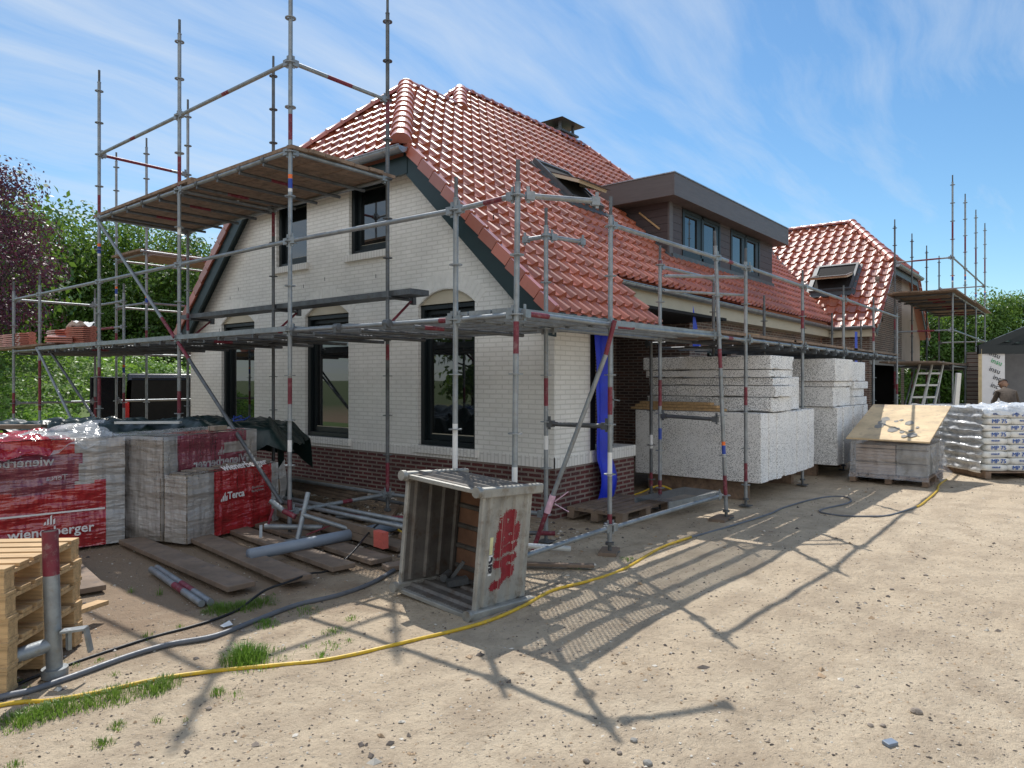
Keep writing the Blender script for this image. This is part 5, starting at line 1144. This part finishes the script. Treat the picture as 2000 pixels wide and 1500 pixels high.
for k,(tx,z) in enumerate([('insu',2.45),('insu',2.25),('insu',2.02),('inc',1.80),('inc',1.58),('inc',1.36),('inc',1.14),('insu',.95)]):
    c=S0.lerp(S1,.55+.1*(k%2)-.02*k*(k<2))+Vector((0,0,z))+Vector((-.012,-.010,0)); ang=A(-20)
    x=wl*math.cos(ang)+Vector((0,0,1))*math.sin(ang); y=-wl*math.sin(ang)+Vector((0,0,1))*math.cos(ang)
    text_mesh(tx,.20,frame(c-wloc(sh),x,y),M['print_dark'] if k not in (1,) else simple('green_print',(.05,.35,.12),.6),sh,'lettering')
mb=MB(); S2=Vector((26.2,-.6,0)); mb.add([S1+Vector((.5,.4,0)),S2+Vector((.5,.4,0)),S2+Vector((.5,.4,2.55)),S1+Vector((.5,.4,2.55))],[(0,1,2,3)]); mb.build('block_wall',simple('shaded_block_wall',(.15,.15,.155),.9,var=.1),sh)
MB().bar(S1+Vector((.05,.0,0)),S1+Vector((.05,.0,2.5)),.08,.08).build('door_post',M['white'],sh)
# roof frame rising to the right
mb=MB(); e0=Vector((23.75,2.45,2.62)); e1=Vector((25.6,.0,3.9)); e2=Vector((27.4,-2.4,2.62)); bk=Vector((2.4,-.3,0))
for f in (0,.5,1): mb.bar(e0+bk*f,e1+bk*f,.06,.18).bar(e1+bk*f,e2+bk*f,.06,.18).bar(e0+bk*f,e2+bk*f,.06,.16)
for f in (.2,.5,.8): mb.bar(e0.lerp(e1,f),e0.lerp(e1,f)+bk,.05,.07)
mb.bar(e0+Vector((0,0,-.02)),e2+Vector((0,0,-.02)),.10,.24); mb.build('roof_frame',M['frame'],sh)
tag(MB().box((23.0,2.9,.95),(24.0,3.3,1.02)).build('board',M['white']),'white board lying on clutter behind the wrapped bags','board')
rb=thing('rubble_sacks','heap of grey and reddish site rubble behind the bag pallets','rubble',(19.5,2.0,0)); mb=MB()
for k in range(14):
    x=19.0+random.random()*1.6; y=1.1+random.random()*1.8; s_=random.uniform(.12,.35); mb.box((-s_,-s_*.6,0),(s_,s_*.6,s_*.8),random.choice([0,0,1,2]),M=Matrix.Translation((x,y,random.uniform(0,.95)))@Matrix.Rotation(random.random()*3,4,'Z')@Matrix.Rotation(random.uniform(-.5,.5),4,'X'))
mb.build('rubble',[M['conc'],M['redpaint'],M['wood_grey']],rb)
# ------------------------------------------------------------------ stooping worker seen from behind
def person(loc,rz):
    p=thing('person','worker in a brown jacket stooping with his back turned behind the bag pallet','person',loc,rz)
    V=[];E_=[];R_=[]
    def add(co,r,par=None):
        V.append(co);R_.append(r)
        if par is not None: E_.append((par,len(V)-1))
        return len(V)-1
    pel=add((0,0,.92),(.155,.12)); sp=add((.10,0,1.12),(.16,.125),pel); chs=add((.26,0,1.30),(.185,.135),sp); ut=add((.36,0,1.40),(.15,.11),chs); nk=add((.44,0,1.45),(.055,.055),ut); hd=add((.50,0,1.50),(.06,.06),nk)
    for s in (-1,1):
        sh_=add((.36,s*.17,1.37),(.075,.07),ut); el=add((.40,s*.25,1.10),(.05,.05),sh_); wr=add((.58,s*.20,.92),(.033,.03),el)
        hp=add((.0,s*.09,.88),(.10,.10),pel); kn=add((.10,s*.12,.50),(.068,.068),hp); an=add((-.02,s*.12,.10),(.045,.045),kn); ft=add((.14,s*.13,.04),(.045,.035),an)
    me=bpy.data.meshes.new('body'); me.from_pydata(V,E_,[]); o=bpy.data.objects.new('body',me); C.objects.link(o); o.parent=p
    sk=o.modifiers.new('skin','SKIN'); 
    for i,l in enumerate(me.skin_vertices[0].data): l.radius=R_[i]; l.use_root=(i==0)
    su=o.modifiers.new('sub','SUBSURF'); su.levels=2; su.render_levels=2
    me.materials.append(simple('brown_work_jacket',(.085,.065,.05),.9,bump=.4)); 
    bm=bmesh.new(); bmesh.ops.create_uvsphere(bm,u_segments=20,v_segments=14,radius=.105)
    for v in bm.verts: v.co.z*=1.18; v.co.x*=1.05; v.co.y*=.86
    me2=bpy.data.meshes.new('head'); bm.to_mesh(me2); bm.free(); h=bpy.data.objects.new('head',me2); C.objects.link(h); h.parent=p; h.location=(.57,0,1.57); h.rotation_euler=(0,.6,0); me2.materials.append(simple('skin',(.30,.17,.11),.6,var=.05))
    mb=MB().grid(lambda u,v:((.112*math.cos(v*1.7)*math.cos(u*6.283)-.01),.096*math.cos(v*1.7-.15)*math.sin(u*6.283),.03+.10*math.sin(v*1.57)),20,8); hr=mb.build('hair',simple('dark_hair',(.03,.02,.015),.7),h,world=False)
    mb=MB().tube((.105,0,-.01),(.13,0,-.03),.014,8,r2=.01).tube((0,.09,-.01),(0,.10,0),.022,8).tube((0,-.09,-.01),(0,-.10,0),.022,8); mb.build('nose_and_ears',me2.materials[0],h,world=False)
    for s in (-1,1):
        b=Vector((.58,s*.20,.92)); mb=MB().path([b,b+Vector((.05,0,-.03)),b+Vector((.09,0,-.07))],[.03,.04,.035],8)
        for k in range(4): 
            f=b+Vector((.09,(k-1.5)*.018,-.07)); mb.path([f,f+Vector((.03,0,-.03)),f+Vector((.03,0,-.065+.006*abs(k-1.5)))],[.009,.009,.007],6)
        f=b+Vector((.05,-s*.035,-.04)); mb.path([f,f+Vector((.03,-s*.01,-.03)),f+Vector((.04,0,-.06))],[.011,.01,.008],6); mb.build('hand',me2.materials[0],p,world=False)
    return p
person((20.0,1.42,.08),A(20))
# ------------------------------------------------------------------ roof tile stacks on the left deck
TG='piles of red roof tiles on the left scaffold deck'
def tilestack(label,loc,rz,n,L=.42,w=.27,extra=None):
    o=thing('tile_stack',label,'tile stack',loc,rz,TG)
    for k in range(n):
        mb=MB(); z=k*.036; dx=.012*math.sin(k*2.1)
        mb.grid(lambda u,v:(-w/2+w*u+dx,-L/2+L*v,z+.012+.030*max(0,math.sin(math.pi*min(max((u-.5)/.5,0),1)))),8,2)
        mb.grid(lambda u,v:(-w/2+w*u+dx,-L/2,z-.012+.024*v+.030*max(0,math.sin(math.pi*min(max((u-.5)/.5,0),1)))),8,1,smooth=False)
        mb.box((-w/2+dx,-L/2+.002,z-.012),(w/2+dx,L/2,z+.010)); mb.build('roof_tile',M['tile_ridge'],o,world=False)
    return o
tilestack('leftmost pile of red roof tiles on the left deck',(4.75,17.0,2.42),A(10),7); tilestack('pile of red roof tiles just right of the leftmost one',(4.75,16.55,2.42),A(10),7); tilestack('pile of red roof tiles standing directly behind the left scaffold post',(4.75,16.0,2.42),A(-5),7)
tilestack('middle pile of red roof tiles next to the scaffold post',(4.85,14.55,2.42),A(0),7); tilestack('low pile of roof tiles lying at the right end of the row',(4.72,14.1,2.42),A(60),3); o=tilestack('tall pile of red roof tiles topped with white paper',(5.0,13.95,2.42),A(20),8)
tag(MB().grid(lambda u,v:(4.85+.3*u,13.75+.5*v,2.74+.05*math.sin(u*7+v*4)+.03*noise.noise(Vector((u*6,v*6,1)))),12,12).build('paper_wrap',M['paper']),'crumpled white wrapping paper lying on the roof tiles','paper')
# ------------------------------------------------------------------ van with open rear doors
vn=thing('delivery_van','black van with its rear doors open parked in front of the green mound','van',(9.55,21.3,0),A(72))
def vp(mb,y,s=1): pass
prof=[(-2.3,.45),(-2.3,1.75),(-2.1,1.92),(1.0,1.95),(1.55,1.30),(2.35,1.15),(2.45,.45)]
mb=MB(); n=len(prof)
for w_ in (.92,): 
    vs=[(x,-w_ if z<1.2 else -w_+.08*(z-1.2)/.7,z) for x,z in prof]+[(x,w_ if z<1.2 else w_-.08*(z-1.2)/.7,z) for x,z in prof]
    mb.add(vs,[tuple(range(n)),tuple(range(2*n-1,n-1,-1))]+[(i,n+i,n+(i+1)%n,(i+1)%n) for i in range(n) if i!=0])
b_=fixn(mb.build('body',M['vanpaint'],vn,world=False,bevel=.05)); b_.location=(0,0,0)
MB().add([(-2.28,-.8,.5),(-2.28,.8,.5),(-2.28,.75,1.8),(-2.28,-.75,1.8)],[(0,1,2,3)]).build('load_bay',M['dark'],vn,world=False)
for s in (-1,1): 
    d_=MB().bar((-2.32,s*.92,1.15),(-2.6,s*1.7,1.15),.05,1.35).build('rear_door',M['vanpaint'],vn,world=False,bevel=.02); MB().bar((-2.35,s*1.02,1.5),(-2.52,s*1.5,1.5),.062,.45).build('door_glass',M['pane'],d_,world=False)
    MB().box((-2.33,s*.86-.05,.75),(-2.29,s*.86+.05,1.25)).build('tail_light',M['glass_red'],vn,world=False)
    for x in (-1.4,1.5): w_=MB().tube((x,s*.78,.33),(x,s*.95,.33),.33,20).build('wheel',M['black'],vn,world=False); MB().tube((x,s*.95,.33),(x,s*.96,.33),.19,16).build('rim',M['steel'],w_,world=False)
MB().add([(1.03,-.72,1.9),(1.03,.72,1.9),(1.56,.78,1.34),(1.56,-.78,1.34)],[(0,1,2,3)]).build('windscreen',M['pane'],vn,world=False)
# ------------------------------------------------------------------ mound, weeds, trees
def mz(x,y):
    h=2.35*math.exp(-(((x-7.3)/4.2)**2+((y-24.6)/3.6)**2))+1.4*math.exp(-(((x-12.5)/3.2)**2+((y-25.5)/3)**2))+1.4*math.exp(-(((x-2.5)/3)**2+((y-26)/3.6)**2))
    return h+.16*noise.noise(Vector((x*.9,y*.9,0)))*min(1,h)-.03
struct(MB().grid(lambda u,v:(-4+24*u,17.2+15*v,mz(-4+24*u,17.2+15*v)),120,80).build('earth_mound',simple('weedy_earth',(.12,.18,.05),.95,bump=.6,bs=12)))
def leafmesh(name,pos,nrm,size,mat,parent=None,asp=.55,kind=None):
    n=len(pos); a=rng.normal(size=(n,3)); nrm=nrm/np.linalg.norm(nrm,axis=1,keepdims=True)
    u=np.cross(nrm,a); u/=np.linalg.norm(u,axis=1,keepdims=True); v=np.cross(nrm,u); s=size[:,None]
    P=np.stack([pos-u*s,pos-v*s*asp+nrm*s*.15,pos+u*s,pos+v*s*asp+nrm*s*.15],1).reshape(-1,3)
    if parent is not None: P=P-np.array(wloc(parent))
    me=bpy.data.meshes.new(name); me.vertices.add(4*n); me.vertices.foreach_set('co',P.astype(np.float32).ravel()); me.loops.add(4*n); me.loops.foreach_set('vertex_index',np.arange(4*n,dtype=np.int32)); me.polygons.add(n); me.polygons.foreach_set('loop_start',np.arange(0,4*n,4,dtype=np.int32)); me.update(calc_edges=True); me.validate()
    me.materials.append(M[mat]); o=bpy.data.objects.new(name,me); C.objects.link(o)
    if parent is not None: o.parent=parent
    return o
n=85000; wxs=rng.uniform(-3,19,n); wys=rng.uniform(18,30,n); zz_=np.array([mz(x,y) for x,y in zip(wxs,wys)])
cl_=np.array([noise.noise(Vector((x*.7,y*.7,3))) for x,y in zip(wxs,wys)]); keep=(zz_>.10)&(cl_>-.42); wxs,wys,zz_,cl_=[a[keep] for a in (wxs,wys,zz_,cl_)]
hgt=rng.uniform(0,1,len(wxs))**1.5*(.22+.35*np.clip(cl_+.2,0,1)); pos=np.stack([wxs,wys,zz_+hgt+.03],1)
nr=rng.normal(size=(len(pos),3))*.8+np.array([-.2,-.3,1.]); struct(leafmesh('weeds',pos,nr,rng.uniform(.03,.085,len(pos)),'weed'),'stuff')
def tree(name,label,x,y,h,r,mat,group,nl=6000,trunk=.2,base=.25,ls=.13,lean=0,ncl=38,zoff=0,limbs=9,sparse=1.0):
    t=thing(name,label,'tree',(x,y,zoff),0,group); R_=random.Random(int(x*31+y*17)); mb=MB()
    ctr=Vector((x,y,zoff+h*(.5+base/2))); top=Vector((x+lean,y,zoff+h*.86)); pts=[Vector((x,y,zoff-.1)).lerp(top,k/6)+Vector((R_.uniform(-.1,.1)*k*.4,R_.uniform(-.1,.1)*k*.4,0)) for k in range(7)]
    mb.path(pts,[trunk*(1-.13*k) for k in range(7)],9)
    cls=[]
    for k in range(ncl):
        th=R_.uniform(0,6.283); ph=math.acos(R_.uniform(-1,1)); rad=R_.uniform(.35,1)**.5
        c=ctr+Vector((math.sin(ph)*math.cos(th)*r*rad,math.sin(ph)*math.sin(th)*r*rad,math.cos(ph)*h*(1-base)/2*rad)); cls.append(c)
        if k<limbs*2:
            a=pts[min(6,max(1,int(1+5*(c.z-zoff)/h*.8)))]; m_=a.lerp(c,.5)+Vector((0,0,-.15)); mb.path([a,m_,c],[trunk*.34,trunk*.2,trunk*.06],6)
    mb.build('trunk',M['trunk'],t)
    per=nl//ncl; P=[];N=[]
    for c in cls:
        sr=R_.uniform(.55,1.15)*r*.34*sparse; q=rng.normal(size=(per,3)); q*=np.minimum(1,1.75/np.linalg.norm(q,axis=1,keepdims=True)); q*=np.array([sr,sr,sr*.62]); P.append(q+np.array(c)); N.append(q/ (sr) +rng.normal(size=(per,3))*.6+np.array([0,0,.5]))
    P=np.concatenate(P);N=np.concatenate(N); P[:,2]=np.maximum(P[:,2],zoff+.3)
    leafmesh('crown',P,N,rng.uniform(.6,1.25,len(P))*ls,mat,t); return t
def at(px,py,d):
    q=cpos(px,d); return q.x,q.y,1.75-(py-742)*d/1390
GL='broadleaf trees beyond the green mound'
Ls=[(20,430,31,3.4,'tall green tree at the left edge behind the copper tree','leaf'),(110,415,30,2.6,'bright green tree with a rounded crown right of the copper tree','leaf2'),(190,430,32,2.8,'green tree seen behind the high scaffold posts','leaf'),(265,448,31,2.3,'tree behind the small back scaffold deck','leaf2'),(345,462,30,2.0,'tree whose crown touches the left roof verge','leaf'),(420,520,36,3.2,'tree standing mostly hidden behind the left roof edge','leaf'),(140,540,36,3.6,'dark tree filling the gap low behind the scaffold posts','leaf'),(300,560,36,3.4,'dark low tree behind the back scaffold','leaf')]
for px,py,dep,r,lab,mt in Ls:
    x,y,z=at(px,py,dep); tree('broadleaf_tree',lab,x,y,z+.3,r,mt,GL,nl=19000,ls=.088,base=.12,ncl=60)
x,y,z=at(-50,305,19); tree('copper_beech','purple leaved copper beech overhanging the left edge of the picture',x,y,z+.4,1.75,'copper',None,nl=13000,ls=.052,base=.30,ncl=42,trunk=.18)
x,y,z=at(-120,250,22); tree('broadleaf_tree','green tree behind the copper beech beyond the left edge',x,y,8.5,3,'leaf',GL,nl=5000,ls=.13)
hd=thing('hedge','dark hedge closing the gap under the trees behind the mound','hedge',(12,33,0)); n=12000
px_=rng.uniform(-150,520,n); P=np.array([at(a,742,d_)[:2]+(0,) for a,d_ in zip(px_,rng.uniform(33,36,n))]); P[:,2]=rng.uniform(0,1,n)*3.2; leafmesh('foliage',P,rng.normal(size=(n,3)),rng.uniform(.12,.25,n),'leaf',hd)
# shrubs right of the mound
GS='bright shrubs growing behind the van'
for k,(px,py,dep) in enumerate([(255,722,24),(300,722,24.5),(338,728,24)]):
    x,y,z=at(px,py,dep); s_=thing('shrub',['leftmost low bright green shrub behind the van','middle low bright green shrub behind the van','rightmost low bright green shrub behind the van'][k],'shrub',(x,y,0),0,GS); n=1800; q=rng.normal(size=(n,3))*np.array([.55,.55,.42]); P=q+np.array([x,y,z-.55]); P[:,2]=np.maximum(P[:,2],.1); leafmesh('foliage',P,q+np.array([0,0,.6]),rng.uniform(.05,.11,n),'weed',s_)
GR='row of trees behind the far scaffold and the shed'
labs=['tree just right of the far gable verge','tree seen through the far scaffold, second from the gable','tree seen through the far scaffold, third from the gable','tree behind the tall bare uprights','tree right of the bare uprights above the shed roof','rightmost tree above the dark roof frame','tree beyond the right edge of the picture']
for k,px in enumerate([1792,1828,1862,1902,1945,1992,2045]):
    x,y,z=at(px,[600,595,590,582,574,578,580][k],40); tree('broadleaf_tree',labs[k],x,y,z+.2,1.7,'leaf2' if k>2 else 'leaf',GR,nl=9500,ls=.085,base=.1,ncl=46,trunk=.16,sparse=.85)
hd=thing('hedge','low dark hedge along the foot of the trees on the right','hedge',(50,4,0)); n=5000
P=np.array([at(a,742,44)[:2]+(0,) for a in rng.uniform(1740,2100,n)]); P[:,2]=rng.uniform(0,1,n)*2.0; leafmesh('foliage',P,rng.normal(size=(n,3)),rng.uniform(.1,.25,n),'leaf',hd)
# trees across the yard that the gable windows mirror
for k,(x,y) in enumerate([(-16,6),(-17,13),(-16,20),(-15,27),(-14,-2)]): tree('broadleaf_tree',['tree across the yard mirrored in the right gable window','tree across the yard mirrored in the middle gable window','tree across the yard mirrored in the left gable window','tree far across the yard on the left','tree across the yard behind the photographer'][k],x,y,7.5+k%2,3.4,'leaf','trees across the yard',nl=3500,ls=.24,ncl=26,base=.05)
# ------------------------------------------------------------------ grass, stones, gravel
G=[]
def tuft(x,y,r,n,h,spread=.5):
    for _ in range(int(n*1.8)):
        a=random.uniform(0,6.283); d_=r*random.random()**.8; G.append((x+math.cos(a)*d_*1.1,y+math.sin(a)*d_*1.1,h*random.uniform(.4,1.25)*(1.15-.6*d_/r),spread,a))
for q in [(2.40,4.10,.13,420,.13),(2.45,4.05,.20,150,.07),(1.67,4.20,.14,240,.06),(1.55,4.24,.14,200,.055),(1.43,4.27,.12,220,.06),(1.33,4.29,.12,200,.06),(1.25,4.28,.13,220,.06),(1.84,4.12,.10,200,.06),(1.92,4.14,.09,160,.06),(1.54,3.83,.045,50,.04),(1.42,3.70,.05,60,.04),(2.06,3.81,.04,60,.05),(2.84,4.57,.09,120,.05),(3.05,4.08,.08,60,.04),(2.80,5.12,.13,260,.08),(2.95,5.05,.12,200,.07),(3.10,5.05,.12,140,.07),(1.09,3.81,.04,30,.035),(2.9,3.9,.08,40,.035),(2.6,6.2,.03,12,.06),(2.72,5.95,.03,14,.10),(2.2,5.0,.04,26,.05),(1.05,4.65,.12,120,.06),(3.2,4.62,.12,70,.04),(2.75,3.80,.05,30,.04),(3.3,4.2,.05,30,.035),(5.6,3.75,.10,60,.04),(6.1,3.5,.08,40,.04),(1.7,3.75,.03,20,.04),(2.1,3.7,.05,20,.035)]: tuft(*q)
for k in range(26):
    tuft(random.uniform(1,3.6),random.uniform(3.5,5.2),.035,random.randint(6,20),.03)
mb=MB()
for x,y,h,sp,a in G:
    b=Vector((x,y,gz(x,y)-.003)); a2=a+random.uniform(-.8,.8); o_=Vector((math.cos(a2),math.sin(a2),0)); s_=Vector((-o_.y,o_.x,0))*.0022; lean=random.uniform(.2,1.0)
    m_=b+Vector((0,0,h*.6))+o_*h*.25*lean; e=b+Vector((0,0,h*(1-.35*lean)))+o_*h*.75*lean
    mb.add([b-s_,b+s_,m_+s_*.7,m_-s_*.7,e],[(0,1,2,3),(3,2,4)],0)
struct(mb.build('grass',M['grass']),'stuff')
def stones(n,fx,rmin,rmax,mats,name,pw=3):
    mb=MB(); base=[(1,0,0),(0,1,0),(-1,0,0),(0,-1,0),(0,0,1),(0,0,-1)]; F=[(0,1,4),(1,2,4),(2,3,4),(3,0,4),(1,0,5),(2,1,5),(3,2,5),(0,3,5)]
    for _ in range(n):
        x,y=fx(); r=rmin+(rmax-rmin)*random.random()**pw; a=random.uniform(0,6.28); sx_,sy_,sz_=r*random.uniform(.7,1.4),r*random.uniform(.6,1.1),r*random.uniform(.35,.7); z=gz(x,y)+sz_*.25; ca,sa=math.cos(a),math.sin(a)
        vs=[]
        for p in base:
            q=[p[i]+random.uniform(-.25,.25) for i in range(3)]; X_,Y_=q[0]*sx_,q[1]*sy_; vs.append((x+ca*X_-sa*Y_,y+sa*X_+ca*Y_,z+q[2]*sz_))
        mb.add(vs,F,random.randrange(len(mats)))
    return struct(mb.build(name,mats),'stuff')
def view():
    while True:
        d_=1.8+14*random.random()**1.7; px=random.uniform(-50,2050); q=cpos(px,d_)
        if q.x<XG-.1 or q.y<4.9: return q.x,q.y
def view2():
    while True:
        x,y=view()
        if noise.noise(Vector((x*.9,y*.9,11)))+.5*noise.noise(Vector((x*3,y*3,5)))>.12: return x,y
stm=[M['stone'],simple('dark_stone',(.09,.075,.065),.9,var=.3,sc=30),simple('pale_mortar_crumb',(.58,.54,.47),.9,var=.2,sc=30),simple('ochre_stone',(.38,.27,.17),.9,var=.3,sc=30)]
stones(26000,view,.0022,.012,stm,'gravel',3); stones(1500,view2,.007,.030,stm,'scattered_stones',3); stones(1500,junk,.012,.045,stm,'rubble_crumbs',3)
def rock(px,py,r,label,mat='stone',flat=.6,grp=None):
    f=1.75*1390/(py-742); q=cpos(px,f); bm=bmesh.new(); bmesh.ops.create_icosphere(bm,subdivisions=2,radius=r)
    for v in bm.verts: v.co*=1+.28*noise.noise(v.co*(1.6/r)+Vector((px,py,0))); v.co.z*=flat
    me=bpy.data.meshes.new('rock'); bm.to_mesh(me); bm.free(); me.materials.append(M[mat]); o=bpy.data.objects.new('rock',me); C.objects.link(o); o.location=(q.x,q.y,gz(q.x,q.y)+r*flat*.4); o.rotation_euler=(0,0,px); return tag(o,label,'stone',grp)
rock(1790,1390,.030,'largest brown clod lying in the open sand at lower right'); rock(1700,1413,.016,'dark stone left of the largest brown clod'); rock(1725,1415,.014,'dark stone between the clod and its left neighbour')
rock(1265,1484,.022,'pale chunk of mortar near the bottom edge','conc'); rock(1238,1442,.018,'pale stone chip just below the longest shadow tip','conc'); rock(1145,1480,.016,'dark stone at the bottom edge left of the pale mortar chunk'); rock(1210,1465,.014,'brown stone between the two pale chunks')
rock(408,1377,.016,'single dark stone near the grass tufts in the lower left'); rock(1742,1145,.020,'dark stone in the open sand right of the rail shadow'); rock(1763,1123,.018,'dark stone farther out in the open sand at right'); rock(1550,1132,.013,'stone lying beside the rail shadow'); rock(1808,1118,.022,'dark stone near the right side of the open sand')
b=tag(MB().box((-.032,-.02,0),(.032,.02,.018)).build('tile_shard',M['pvc'],None,bevel=.002),'small blue grey shard lying in the sand at the bottom right','shard'); q=cpos(1738,1.75*1390/(1448-742)); b.location=(q.x,q.y,gz(q.x,q.y)); b.rotation_euler=(.1,0,.4-.9)
b=tag(MB().grid(lambda u,v:(.07*u,.05*v,.02*u*v+.004),3,3).build('paper_scrap',M['paper']),'folded scrap of white paper beside the grey conduit','paper scrap'); b.location=(2.60,4.72,.01)
